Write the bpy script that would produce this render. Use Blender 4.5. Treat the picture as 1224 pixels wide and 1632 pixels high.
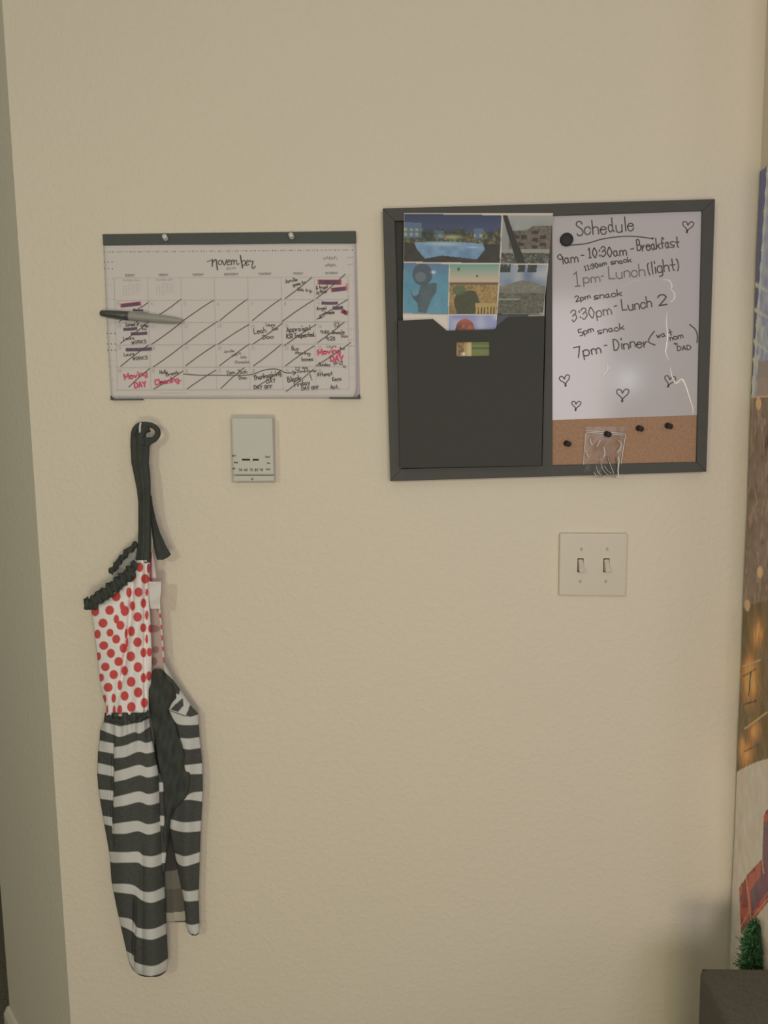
import bpy, bmesh, math, random
import numpy as np
from mathutils import Vector, Matrix
for o in list(bpy.data.objects): bpy.data.objects.remove(o)
random.seed(4); rng = np.random.RandomState(7)
SC = bpy.context.scene; COL = SC.collection
# ------------------------------------------------------------------ camera
F = 1280.0; CX, CY = 612.0, 816.0
CAM = np.array([0.0, -1.37, 1.47])
def nrm(v): v = np.array(v, float); return v/np.linalg.norm(v)
ZC = nrm((-168, 10732, 1280)); b_ = 0.034; XC = np.array((1, (168-1280*b_)/10732, b_)); XC = nrm(XC - ZC*XC.dot(ZC))
YC = np.cross(ZC, XC); R = np.array([XC, YC, ZC])
cd = bpy.data.cameras.new('camera'); cam = bpy.data.objects.new('camera', cd); COL.objects.link(cam)
M4 = Matrix([list(R[i])+[CAM[i]] for i in range(3)]+[[0, 0, 0, 1]])
cam.matrix_world = M4; cd.sensor_fit = 'VERTICAL'; cd.sensor_height = 36; cd.lens = F/1632*36; cd.clip_start = 0.02
SC.camera = cam
# ------------------------------------------------------------------ light and exposure
SC.view_settings.view_transform = 'Standard'; SC.view_settings.look = 'None'
SC.view_settings.gamma = 1; SC.view_settings.exposure = -0.24; SC.view_settings.use_curve_mapping = False
W = bpy.data.worlds.new('world'); SC.world = W; W.use_nodes = True
W.node_tree.nodes['Background'].inputs[0].default_value = (0.90, 1.0, 0.82, 1)
W.node_tree.nodes['Background'].inputs[1].default_value = 0.21
def light(name, kind, loc, target, power, col, size=None, sy=None):
    l = bpy.data.lights.new(name, kind); o = bpy.data.objects.new(name, l); COL.objects.link(o)
    l.energy = power; l.color = col; o.location = loc
    o.rotation_euler = (Vector(target)-Vector(loc)).to_track_quat('-Z', 'Y').to_euler()
    if kind == 'AREA':
        l.shape = 'RECTANGLE'; l.size = size; l.size_y = sy or size
    else: l.shadow_soft_size = size
    return o
light('floor_lamp_light', 'POINT', (-1.0, -2.35, 1.88), (0, 0, 1), 28, (0.97, 0.98, 0.75), 0.055)
light('window_light', 'AREA', (0.62, -2.7, 1.62), (0.4, 0, 1.35), 17, (1.0, 0.91, 0.95), 0.7, 0.8)
light('low_fill_light', 'AREA', (0.0, -2.6, 0.7), (0.1, 0, 0.9), 13, (0.98, 0.84, 0.58), 0.6, 0.4)  # added fill that lifts the lower wall, not an actual lamp
light('side_window_light', 'AREA', (2.1, -2.3, 1.5), (0.3, 0, 1.3), 4, (1.0, 0.88, 0.88), 0.7, 1.0)
light('board_glare_light', 'AREA', (1.0, -2.42, 1.62), (0.36, 0, 1.53), 0.5, (0.80, 0.92, 1.0), 0.035, 0.07)  # small unseen light, placed so its reflection makes the whiteboard glare
# illumination estimate used to turn photographed colours into surface colours
ILL = np.array([0.58, 0.54, 0.46])
def lin(c): c = np.asarray(c, float)/255.0; return np.where(c <= 0.04045, c/12.92, ((c+0.055)/1.055)**2.4)
def alb(c): return np.clip(lin(c)/ILL, 0.003, 0.93)
# ------------------------------------------------------------------ pixel -> world helpers
def ray(px, py):
    v = np.stack([np.asarray(px, float)-CX, CY-np.asarray(py, float), np.full(np.shape(px), -F)], -1)
    return v @ R.T
def P(px, py, d=0.0):                    # point standing d metres off the main wall
    r = ray(px, py); t = (-np.asarray(d, float)-CAM[1])/r[..., 1]
    return CAM + r*t[..., None]
XR = float(P(np.array(1188.), np.array(900.), np.array(0.))[0])     # the right wall's plane
def proj(p):
    q = (np.asarray(p, float)-CAM) @ R
    return CX + F*q[..., 0]/-q[..., 2], CY - F*q[..., 1]/-q[..., 2]
# ------------------------------------------------------------------ object helpers
def obj(name, verts, faces, mat, parent=None, smooth=False, mats=None, midx=None):
    verts = np.asarray(verts, float).reshape(-1, 3)
    me = bpy.data.meshes.new(name); off = np.zeros(3)
    if parent is None: off = np.array([(verts[:, 0].min()+verts[:, 0].max())/2, (verts[:, 1].min()+verts[:, 1].max())/2, verts[:, 2].min()])
    else: off = np.array(parent.get('_o', (0, 0, 0)))
    me.from_pydata((verts-off).tolist(), [], [tuple(int(i) for i in f) for f in faces])
    for m in (mats or [mat]): me.materials.append(m)
    if midx is not None: me.polygons.foreach_set('material_index', np.asarray(midx, np.int32))
    if smooth: me.polygons.foreach_set('use_smooth', [True]*len(me.polygons))
    me.update()
    o = bpy.data.objects.new(name, me); COL.objects.link(o)
    if parent is None: o.location = off
    else: o.parent = parent
    o['_o'] = tuple(off); return o
def tag(o, label=None, cat=None, group=None, kind=None):
    if label: o['label'] = label
    if cat: o['category'] = cat
    if group: o['group'] = group
    if kind: o['kind'] = kind
    return o
def thing(name, label, cat, loc, group=None):
    o = bpy.data.objects.new(name, None); COL.objects.link(o); o.location = tuple(float(v) for v in loc)
    o.empty_display_size = 0.02; o['_o'] = tuple(float(v) for v in loc); return tag(o, label, cat, group)
def bev(o, w, seg=2):
    m = o.modifiers.new('bevel', 'BEVEL'); m.width = w; m.segments = seg; m.limit_method = 'ANGLE'; return o
def solid(o, t, off=-1):
    m = o.modifiers.new('solid', 'SOLIDIFY'); m.thickness = t; m.offset = off; return o
class MB:
    def __init__(s): s.v = []; s.f = []; s.m = []
    def add(s, v, f, m=0):
        n = len(s.v); s.v += [tuple(map(float, q)) for q in v]; s.f += [tuple(i+n for i in q) for q in f]; s.m += [m]*len(f)
    def obj(s, name, mat, parent=None, smooth=False, mats=None): return obj(name, s.v, s.f, mat, parent, smooth, mats, s.m)
def box_vf(x0, x1, y0, y1, z0, z1):
    v = [(x, y, z) for z in (z0, z1) for y in (y0, y1) for x in (x0, x1)]
    return v, [(0, 2, 3, 1), (4, 5, 7, 6), (0, 1, 5, 4), (2, 6, 7, 3), (0, 4, 6, 2), (1, 3, 7, 5)]
def prism_vf(poly, d0, d1):               # outline in pixels, front at d1, extruded straight back to d0
    poly = np.array(poly, float); fr = P(poly[:, 0], poly[:, 1], np.full(len(poly), d1)); bk = fr.copy(); bk[:, 1] = -d0
    n = len(poly); a = sum(poly[i, 0]*poly[(i+1) % n, 1]-poly[(i+1) % n, 0]*poly[i, 1] for i in range(n))
    idx = list(range(n)) if a < 0 else list(range(n))[::-1]
    f = [tuple(idx), tuple(i+n for i in idx[::-1])]
    for k in range(n):
        i, j = idx[k], idx[(k+1) % n]; f.append((j, i, i+n, j+n))
    return np.vstack([fr, bk]), f
def prism(name, poly, d0, d1, mat, parent=None, bevel=0):
    v, f = prism_vf(poly, d0, d1); o = obj(name, v, f, mat, parent)
    if bevel: bev(o, bevel)
    return o
def spline(pts, n=6):
    p = [np.array(q, float) for q in pts]
    if len(p) < 3: return np.array(p)
    q = [2*p[0]-p[1]]+p+[2*p[-1]-p[-2]]; out = []
    for i in range(1, len(q)-2):
        for t in np.linspace(0, 1, n, endpoint=False):
            out.append(0.5*((2*q[i])+(q[i+1]-q[i-1])*t+(2*q[i-1]-5*q[i]+4*q[i+1]-q[i+2])*t*t+(-q[i-1]+3*q[i]-3*q[i+1]+q[i+2])*t**3))
    out.append(q[-2]); return np.array(out)
def tube_vf(pts, rad, n=8, flat=1.0):     # world points
    pts = np.array(pts, float); k = len(pts); rad = np.full(k, rad) if np.isscalar(rad) else np.array(rad, float)
    v = []; f = []
    for i in range(k):
        t = nrm(pts[min(i+1, k-1)]-pts[max(i-1, 0)]); a = np.array([0, 1., 0]) if abs(t[1]) < .9 else np.array([1., 0, 0])
        u = nrm(np.cross(t, a)); w = np.cross(u, t)
        for j in range(n):
            an = 2*math.pi*j/n; v.append(pts[i]+rad[i]*(u*math.cos(an)+w*math.sin(an)*flat))
    for i in range(k-1):
        for j in range(n): f.append((i*n+j, i*n+(j+1) % n, (i+1)*n+(j+1) % n, (i+1)*n+j))
    f.append(tuple(range(n))[::-1]); f.append(tuple((k-1)*n+j for j in range(n))); return v, f
def lathe_vf(c, axis, prof, n=20):        # prof: (distance along axis, radius)
    c = np.array(c, float); axis = nrm(axis); a = np.array([0, 0, 1.]) if abs(axis[2]) < .9 else np.array([1., 0, 0])
    u = nrm(np.cross(axis, a)); w = np.cross(axis, u); v = []; f = []
    for h, r in prof:
        for j in range(n): an = 2*math.pi*j/n; v.append(c+axis*h+max(r, 1e-5)*(u*math.cos(an)+w*math.sin(an)))
    for i in range(len(prof)-1):
        for j in range(n): f.append((i*n+j, i*n+(j+1) % n, (i+1)*n+(j+1) % n, (i+1)*n+j))
    f.append(tuple(range(n))[::-1]); f.append(tuple((len(prof)-1)*n+j for j in range(n))); return v, f
def setcol(o, cols):                      # per-vertex surface colour (print and dye)
    a = o.data.color_attributes.new('Col', 'FLOAT_COLOR', 'POINT'); c = np.ones((len(cols), 4), np.float32); c[:, :3] = cols
    a.data.foreach_set('color', c.ravel()); o.data.update()
def grid(name, rows, step, dfun, cfun, mat, parent=None, nx=None, dense=None):
    # rows: (y, xl, xr) pixels; dfun(s, y, x) -> metres off the wall; cfun(x, y) -> photographed colour
    rows = np.array(rows, float); ys = np.arange(rows[0, 0], rows[-1, 0]+1e-6, step)
    xl = np.interp(ys, rows[:, 0], rows[:, 1]); xr = np.interp(ys, rows[:, 0], rows[:, 2])
    nx = nx or int(max((xr-xl).max()/step, 4))+1; s = np.linspace(0, 1, nx)
    X = xl[:, None]+(xr-xl)[:, None]*s[None]; Y = np.repeat(ys[:, None], nx, 1); S = np.repeat(s[None], len(ys), 0)
    D = dfun(S, Y, X); V = P(X.ravel(), Y.ravel(), D.ravel()); n = nx; f = []
    for i in range(len(ys)-1):
        a = i*n; f += [(a+j, a+n+j, a+n+j+1, a+j+1) for j in range(n-1)]
    o = obj(name, V, f, mat, parent, smooth=True)
    if cfun is not None: setcol(o, alb(cfun(X.ravel(), Y.ravel())))
    return o
def vnoise(x, y, s, seed=0):
    x = np.asarray(x)/s; y = np.asarray(y)/s; xi = np.floor(x).astype(int); yi = np.floor(y).astype(int); fx = x-xi; fy = y-yi
    fx = fx*fx*(3-2*fx); fy = fy*fy*(3-2*fy)
    def h(a, b): n = np.sin(a*127.1+b*311.7+seed*74.7)*43758.5453; return n-np.floor(n)
    return (h(xi, yi)*(1-fx)+h(xi+1, yi)*fx)*(1-fy)+(h(xi, yi+1)*(1-fx)+h(xi+1, yi+1)*fx)*fy
def inpoly(x, y, poly):
    r = np.zeros(x.shape, bool); n = len(poly)
    for i in range(n):
        x0, y0 = poly[i]; x1, y1 = poly[(i+1) % n]
        if y0 == y1: continue
        c = ((y0 > y) != (y1 > y)) & (x < (x1-x0)*(y-y0)/(y1-y0)+x0); r ^= c
    return r
def sstep(a, b, x): t = np.clip((x-a)/(b-a), 0, 1); return t*t*(3-2*t)
# ------------------------------------------------------------------ materials
def mat(name, col, rough=0.6, metal=0.0, bump=None, spec=0.5, var=None, attr=False, coat=0, sheen=0):
    m = bpy.data.materials.new(name); m.use_nodes = True; nt = m.node_tree; B = nt.nodes['Principled BSDF']
    c = tuple(col) if len(col) == 3 else col[:3]
    B.inputs['Base Color'].default_value = (*[float(v) for v in c], 1); B.inputs['Roughness'].default_value = rough
    B.inputs['Metallic'].default_value = metal; B.inputs['Specular IOR Level'].default_value = spec
    B.inputs['Coat Weight'].default_value = coat; B.inputs['Coat Roughness'].default_value = 0.12
    B.inputs['Sheen Weight'].default_value = sheen
    tc = nt.nodes.new('ShaderNodeTexCoord'); src = None
    if attr: a = nt.nodes.new('ShaderNodeVertexColor'); a.layer_name = 'Col'; src = a.outputs[0]
    if var:                                # (scale, amount)
        n = nt.nodes.new('ShaderNodeTexNoise'); n.inputs['Scale'].default_value = var[0]; n.inputs['Detail'].default_value = 6
        nt.links.new(tc.outputs['Object'], n.inputs['Vector'])
        mr = nt.nodes.new('ShaderNodeMapRange'); mr.inputs[1].default_value = .25; mr.inputs[2].default_value = .75
        mr.inputs[3].default_value = 1-var[1]; mr.inputs[4].default_value = 1+var[1]; nt.links.new(n.outputs['Fac'], mr.inputs[0])
        vm = nt.nodes.new('ShaderNodeVectorMath'); vm.operation = 'SCALE'
        if src: nt.links.new(src, vm.inputs[0])
        else: vm.inputs[0].default_value = [float(v) for v in c]
        nt.links.new(mr.outputs[0], vm.inputs['Scale']); src = vm.outputs[0]
    if src: nt.links.new(src, B.inputs['Base Color'])
    if bump:                               # (scale, distance, strength)
        n = nt.nodes.new('ShaderNodeTexNoise'); n.inputs['Scale'].default_value = bump[0]; n.inputs['Detail'].default_value = 5
        nt.links.new(tc.outputs['Object'], n.inputs['Vector'])
        bn = nt.nodes.new('ShaderNodeBump'); bn.inputs['Distance'].default_value = bump[1]; bn.inputs['Strength'].default_value = bump[2]
        nt.links.new(n.outputs['Fac'], bn.inputs['Height']); nt.links.new(bn.outputs[0], B.inputs['Normal'])
    return m
WALLC = (0.76, 0.69, 0.575)
def wall_mat(name, col):
    m = mat(name, col, 0.62, var=(2.2, 0.012)); nt = m.node_tree; B = nt.nodes['Principled BSDF']
    g = nt.nodes.new('ShaderNodeNewGeometry')
    n = nt.nodes.new('ShaderNodeTexNoise'); n.inputs['Scale'].default_value = 95; n.inputs['Detail'].default_value = 3; n.inputs['Roughness'].default_value = .45; n.inputs['Distortion'].default_value = .6
    nt.links.new(g.outputs['Position'], n.inputs['Vector'])
    mr = nt.nodes.new('ShaderNodeMapRange'); mr.interpolation_type = 'SMOOTHSTEP'; mr.inputs[1].default_value = .42; mr.inputs[2].default_value = .66
    nt.links.new(n.outputs['Fac'], mr.inputs[0])
    bn = nt.nodes.new('ShaderNodeBump'); bn.inputs['Distance'].default_value = .0010; bn.inputs['Strength'].default_value = .32
    nt.links.new(mr.outputs[0], bn.inputs['Height']); nt.links.new(bn.outputs[0], B.inputs['Normal']); return m
M = {}
M['wall'] = wall_mat('wall_paint', WALLC)
M['ceiling'] = mat('ceiling_paint', (.74, .72, .68), .9)
M['trim'] = mat('trim_paint', (.72, .66, .555), .5)
M['carpet'] = mat('carpet', (.19, .165, .115), .95, bump=(420, .004, 1), var=(260, .75))
M['paper'] = mat('calendar_paper', alb((170, 160, 148)), .75, bump=(25, .001, .4))
M['paper2'] = mat('sheet_edge_paper', alb((150, 138, 132)), .75)
M['binder'] = mat('black_vinyl', alb((66, 68, 60)), .6, spec=.2, bump=(600, .0003, .3))
M['blackframe'] = mat('black_painted_wood', alb((66, 63, 57)), .6, spec=.2, var=(40, .05), bump=(180, .0004, .25))
M['pocket'] = mat('black_pocket_board', alb((54, 52, 46)), .6, spec=.15, bump=(300, .0003, .3))
M['ink'] = mat('black_marker_ink', alb((66, 56, 50)), .6)
M['inkfaint'] = mat('worn_marker_ink', alb((98, 88, 78)), .6)
M['greyprint'] = mat('grey_print', alb((128, 119, 110)), .7)
M['faintprint'] = mat('faint_grey_print', alb((152, 143, 133)), .7)
M['dotprint'] = mat('dark_dot_print', alb((88, 80, 74)), .7)
M['redink'] = mat('red_marker_ink', alb((172, 62, 82)), .6)
M['purpleink'] = mat('dark_purple_marker_ink', alb((84, 64, 74)), .6)
M['white'] = mat('white_plastic', (.66, .64, .60), .35)
M['thermo'] = mat('thermostat_plastic', (.60, .585, .54), .38)
M['switch'] = mat('switch_plate_plastic', (.70, .635, .545), .3)
M['dark'] = mat('dark_gap', (.02, .018, .015), .8)
M['graymark'] = mat('grey_scale_mark', (.16, .15, .125), .6)
M['boardwhite'] = mat('dry_erase_surface', alb((155, 146, 140)), .12, spec=.28)
M['cork'] = mat('cork', alb((134, 102, 76)), .85, var=(230, .16), bump=(300, .0006, .5))
M['rubber'] = mat('black_pin_plastic', (.035, .034, .034), .6, spec=.3)
M['clearpin'] = mat('clear_pin_plastic', (.62, .62, .60), .12, spec=.9)
M['print'] = mat('glossy_print', (1, 1, 1), .45, attr=True, spec=.25)
M['card'] = mat('cream_card', alb((182, 170, 152)), .6)
M['fabric'] = mat('printed_cotton', (1, 1, 1), .9, attr=True, bump=(900, .0004, .5), spec=.15)
M['blackcloth'] = mat('black_cotton', alb((55, 56, 49)), .92, bump=(260, .0015, .6), spec=.1, var=(60, .12))
M['tagcloth'] = mat('satin_label', (.74, .71, .70), .4, bump=(120, .0008, .6))
M['sofa'] = mat('charcoal_upholstery', alb((82, 76, 65)), .95, bump=(500, .0015, .8), var=(330, .22), spec=.1)
M['penbody'] = mat('grey_marker_barrel', alb((122, 117, 104)), .45)
M['pencap'] = mat('black_marker_cap', alb((56, 56, 50)), .35)
M['metal'] = mat('nickel', (.45, .43, .40), .35, metal=1)
M['foil'] = mat('brown_foil', (.30, .23, .16), .26, metal=.85, bump=(34, .006, .7), attr=True)
M['sheet'] = mat('poster_plastic', (1, 1, 1), .25, attr=True, bump=(22, .003, .5))
M['tinsel'] = mat('green_tinsel', (.12, .27, .12), .35, metal=.3, var=(90, .5))
def film_mat(name, gl, rough, sc, ds, tint=(1, 1, 1)):
    m = bpy.data.materials.new(name); m.use_nodes = True; nt = m.node_tree; nt.nodes.remove(nt.nodes['Principled BSDF'])
    out = nt.nodes['Material Output']; mx = nt.nodes.new('ShaderNodeMixShader'); tr = nt.nodes.new('ShaderNodeBsdfTransparent'); g = nt.nodes.new('ShaderNodeBsdfGlossy')
    tr.inputs[0].default_value = (*tint, 1); g.inputs['Roughness'].default_value = rough; mx.inputs[0].default_value = gl
    tc = nt.nodes.new('ShaderNodeTexCoord'); n = nt.nodes.new('ShaderNodeTexNoise'); n.inputs['Scale'].default_value = sc
    bn = nt.nodes.new('ShaderNodeBump'); bn.inputs['Distance'].default_value = ds; bn.inputs['Strength'].default_value = 1
    nt.links.new(tc.outputs['Object'], n.inputs['Vector']); nt.links.new(n.outputs['Fac'], bn.inputs['Height']); nt.links.new(bn.outputs[0], g.inputs['Normal'])
    nt.links.new(tr.outputs[0], mx.inputs[1]); nt.links.new(g.outputs[0], mx.inputs[2]); nt.links.new(mx.outputs[0], out.inputs[0]); return m
M['bag'] = film_mat('clear_bag_film', .035, .35, 30, .002, (.93, .92, .90))
M['film'] = mat('white_film_glint', (.86, .86, .84), .18, spec=.9)  # white base colour stands in for the glint on clear film
# ------------------------------------------------------------------ the room
H = 2.6
cx0 = float(P(np.array(58.), np.array(816.), np.array(0.))[0])         # outside corner at the left
ch = 0.36                                                               # angled wall runs this far back
def struct(o): o['kind'] = 'structure'; return o
def slab(name, v, f, m): return struct(obj(name, v, f, m))
def quadprism(name, a, b, th, z0, z1, m):                               # vertical slab from a to b (plan), thickness behind
    a = np.array(a, float); b = np.array(b, float); t = b-a; n = np.array([-t[1], t[0]])/np.linalg.norm(t)*th
    p = [a, b, b+n, a+n]; v = [(q[0], q[1], z) for z in (z0, z1) for q in p]
    return slab(name, v, [(3, 2, 1, 0), (4, 5, 6, 7), (0, 1, 5, 4), (1, 2, 6, 5), (2, 3, 7, 6), (3, 0, 4, 7)], m)
slab('floor', *box_vf(-3.2, 3.2, -4.0, 3.2, -.1, 0), M['carpet'])
slab('ceiling', *box_vf(-3.2, 3.2, -4.0, 3.2, H, H+.1), M['ceiling'])
# main wall with softly rounded left corner
lx = cx0-.317
arc = []
p0 = np.array([XR+.1, 0.]); c = np.array([cx0, 0.])
e = np.array([lx, ch]); dirn = (e-c)/np.linalg.norm(e-c)
r = .004
main = [(XR+.1, 0), (cx0+r, 0)]
v = [(cx0, 0, 0), (XR+.12, 0, 0), (XR+.12, .12, 0), (cx0, .12, 0)]; v += [(a, b2, H) for a, b2, _ in v]
slab('wall_back', v, [(3, 2, 1, 0), (4, 5, 6, 7), (0, 1, 5, 4), (1, 2, 6, 5), (2, 3, 7, 6), (3, 0, 4, 7)], M['wall'])
v = [(lx, ch, 0), (cx0, 0, 0), (cx0, .121, 0), (cx0, ch, 0)]; v += [(a, b2, H) for a, b2, _ in v]
o = slab('wall_left', v, [(3, 2, 1, 0), (4, 5, 6, 7), (0, 1, 5, 4), (1, 2, 6, 5), (2, 3, 7, 6), (3, 0, 4, 7)], M['wall'])
# partition at right that comes forward, carrying the foil door cover
slab('wall_right', *box_vf(XR, XR+.12, -.17, 0, 0, H), M['wall'])
slab('wall_far', *box_vf(-3.2, 3.2, 3.2, 3.3, 0, H), M['wall'])
def base(name, a, b, lab=None):
    a = np.array(a, float); b = np.array(b, float); t = (b-a)/np.linalg.norm(b-a); n = np.array([t[1], -t[0]])
    prof = [(0, 0), (.012, 0), (.012, .07), (.006, .082), (0, .086)]
    v = [(*(q+n*h[0]), h[1]) for q in (a-t*.008, b+t*.008) for h in prof]; k = 5
    f = [(0, 1, 2, 3, 4)[::-1], (5, 6, 7, 8, 9)]+[(i, (i+1) % 5, (i+1) % 5+5, i+5) for i in range(5)]
    return struct(obj(name, v, f, M['trim']))
base('baseboard_left', (lx, ch), (cx0, 0)); base('baseboard_back', (cx0+.008, 0), (XR-.02, 0)); 
# ------------------------------------------------------------------ stroke lettering
G = {'a': '34 25 15 04 03 12 22 33|35 33 42', 'b': '08 02|04 15 35 44 43 32 12 03', 'c': '44 35 15 04 03 12 32 43', 'd': '34 25 15 04 03 12 22 33|38 33 42',
 'e': '04 44 35 15 04 03 12 32 43', 'f': '37 28 17 12|05 35', 'g': '44 35 15 04 03 12 32 43|45 41 30 10', 'h': '08 02|04 15 35 44 42', 'i': '15 12|17 18',
 'j': '25 21 10|27 28', 'k': '08 02|45 03|14 42', 'l': '18 12', 'm': '05 02|04 15 25 34 32|34 45 55 64 62', 'n': '05 02|04 15 35 44 42', 'o': '25 15 04 03 12 32 43 44 35 25',
 'p': '05 00|04 15 35 44 43 32 12 03', 'q': '44 35 15 04 03 12 32 43|45 40', 'r': '05 02|03 14 25 35', 's': '45 15 04 33 43 32 02', 't': '28 23 32|05 45', 'u': '05 03 12 32 43|45 42',
 'v': '05 22|22 45', 'w': '05 12|12 24|24 32|32 45', 'x': '05 42|02 45', 'y': '05 22|45 10', 'z': '05 45|45 02|02 42',
 'A': '02 28|28 42|14 34', 'B': '08 02|08 28 37 36 25 05|25 35 44 43 32 02', 'C': '47 38 18 06 04 12 32 43', 'D': '08 02|08 28 46 44 22 02', 'E': '08 02|08 48|05 35|02 42', 'F': '08 02|08 48|05 35',
 'G': '47 38 18 06 04 12 32 44 24', 'H': '08 02|48 42|05 45', 'I': '28 22|08 48|02 42', 'J': '38 33 22 12 03', 'K': '08 02|48 05|05 42', 'L': '08 02|02 42', 'M': '02 08|08 34|34 68|68 62', 'N': '02 08|08 42|42 48',
 'O': '28 17 05 13 22 33 45 37 28', 'P': '08 02|08 28 37 36 25 05', 'R': '08 02|08 28 37 36 25 05|25 42', 'S': '47 38 18 07 16 35 44 43 32 12 03', 'T': '28 22|08 48', 'U': '08 03 12 32 43 48', 'W': '08 12|12 26|26 32|32 48',
 'Y': '08 25|48 25|25 22', 'Q': '28 17 05 13 22 33 45 37 28|33 52',
 'V': '08 22|22 48', 'X': '08 42|48 02', 'Z': '08 48|48 02|02 42',
 '0': '28 17 05 13 22 33 45 37 28', '1': '17 28|28 22|12 32', '2': '07 18 38 47 46 02|02 42', '3': '07 18 38 47 36 15|15 36 44 33 12 03', '4': '38 04|04 44|38 32', '5': '48 08|08 05|05 35 44 43 32 02', '6': '38 16 04 13 32 43 44 35 14',
 '7': '08 48|48 22', '8': '28 17 16 34 43 32 12 03 14 36 37 28', '9': '46 37 28 07 06 15 35 46|46 42', '-': '05 35', '(': '28 17 14 22', ')': '08 17 14 02', ':': '13 14|16 17', '!': '18 14|12 13', '.': '12 22', '&': '42 17 28 37 14 03 12 22 44', "'": '18 17',
 '$': '47 18 07 35 43 12 03|29 21'}
def strokes(text, x0, y0, x1, y1, h, jit=.12, slant=.0):
    w = 0; ch_ = []
    for c in text:
        if c == ' ': w += 3.0; continue
        st = [[(int(p[0]), int(p[1])-2) for p in s.split()] for s in G[c].split('|')]
        mw = max(p[0] for s in st for p in s); ch_.append((w, st)); w += mw+1.5
    w = max(w-1.5, 1); L = math.hypot(x1-x0, y1-y0); ux, uy = (x1-x0)/L, (y1-y0)/L; sx = L/w; sy = h/6.0; out = []
    for off, st in ch_:
        dy = rng.uniform(-jit, jit)*3
        for s in st:
            pts = [((off+p[0]+rng.uniform(-jit, jit)+slant*p[1])*sx, (p[1]+dy+rng.uniform(-jit, jit))*sy) for p in s]
            q = spline(pts, 5) if len(pts) > 2 else np.array(pts)
            out.append([(x0+a*ux+b2*uy, y0+a*uy-b2*ux) for a, b2 in q])
    return out
def ribbon(mb, pts, w, d, m=0):
    pts = np.array(pts, float)
    if len(pts) < 2: return
    t = np.gradient(pts, axis=0); L = np.linalg.norm(t, axis=1)+1e-9; n = np.stack([-t[:, 1], t[:, 0]], 1)/L[:, None]
    k = len(pts); ww = np.full(k, w/2); e = t/L[:, None]*w*.35
    pts = pts.copy(); pts[0] -= e[0]; pts[-1] += e[-1]
    A = pts+n*ww[:, None]; B = pts-n*ww[:, None]; al = np.vstack([A, B]); d = np.full(2*k, d)+rng.uniform(0, .00004)
    v = P(al[:, 0], al[:, 1], d)
    mb.add(v, [(i, i+1, k+i+1, k+i) for i in range(k-1)], m)
def write(mb, text, x0, y0, x1, y1, h, w, d, m=0, **k):
    for s in strokes(text, x0, y0, x1, y1, h, **k): ribbon(mb, s, w, d, m)
def disc(mb, x, y, r, d, m=0, n=7):
    a = np.arange(n)/n*2*math.pi; mb.add(P(x+r*np.cos(a), y+r*np.sin(a), np.full(n, d)), [tuple(range(n))], m)
# ------------------------------------------------------------------ calendar
def pt(x, y, d=0.): return P(np.array(float(x)), np.array(float(y)), np.array(float(d)))
cal = thing('wall_calendar', 'white November desk-pad calendar with black top strip and crossed-off days, pinned to the wall', 'calendar', pt(370, 636))
prism('binding_strip', [(163, 373), (567, 368), (567.5, 387), (164, 391)], .0002, .0062, M['binder'], cal, .0008)
for i in range(3):
    k = (2-i)*2.6; dd = .0012*(i+1)
    if i < 2: prism('under_sheet', [(166, 386), (566+k*.4, 384), (571+k*.6, 633.5+k*.3), (178, 636)], .0002+.0012*i, dd, M['paper2'], cal)
# top sheet curls a little at its lower right corner
def sheetd(S, Y, X):
    return .0045+.0035*np.clip((Y-400)/230, 0, 1)*np.clip((X-480)/90, 0, 1)+.0006*np.sin(X*.03)*np.sin(Y*.02)+.0012*np.exp(-((X-372)**2/260+(Y-397)**2/90))
def cald(x, y): return float(sheetd(0, np.array(float(y)), np.array(float(x))))
sh = grid('top_sheet', [(388, 164.5, 565.5), (480, 168.5, 566.5), (560, 172.5, 567.5), (618, 176, 568), (627, 176.4, 566.5), (634, 176.8, 562)], 6, sheetd, None, M['paper'], cal); solid(sh, .0003)
for a in ([(176, 631), (180, 636), (226, 635.6), (226, 637.4), (176, 637.8)], [(525, 633.2), (569, 633), (572.5, 628), (574.5, 634), (574, 635.6), (525, 635.4)]):
    prism('corner_holder', a, .0002, .0092, M['binder'], cal)
mats = [M['ink'], M['inkfaint'], M['greyprint'], M['faintprint'], M['dotprint'], M['redink'], M['purpleink']]
mb = MB()
def cr(pts, w, m=0, e=0.):
    pts = np.array(pts, float)
    if len(pts) == 2:
        t = np.linspace(0, 1, 9)[:, None]; pts = pts[0]*(1-t)+pts[1]*t
    dmax = max(cald(p[0], p[1]) for p in pts)+.0009+e
    ribbon(mb, pts, w, dmax, m)
def cw(text, x0, y0, x1, y1, h, w=1.0, m=0, **k):
    for s in strokes(text, x0, y0, x1, y1, h, **k): cr(s, w, m)
def cdot(x, y, r, m=4): disc(mb, x, y, r, cald(x, y)+.0009, m)
cols = [183, 236.5, 289.5, 342.5, 396, 449.5, 502.5, 556]; rws = [442, 478, 513.5, 549, 585, 621]
for i in range(8):
    x = cols[i]; cr([(x-1.5, 442), (x+4*(1-i/7.)+.5, 621)], .5, 3)
for j, y in enumerate(rws): cr([(184, y+.8), (300, y+.3), (440, y-.2), (556, y-.8)], .5, 3)
for n, nme in enumerate('SUNDAY MONDAY TUESDAY WEDNESDAY THURSDAY FRIDAY SATURDAY'.split()):
    c = cols[n]+26-(2 if n < 2 else 0); hw = len(nme)*1.25; cw(nme, c-hw, 440.3-n*.6, c+hw, 440-n*.6, 3, .8, 2, jit=0)
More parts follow.
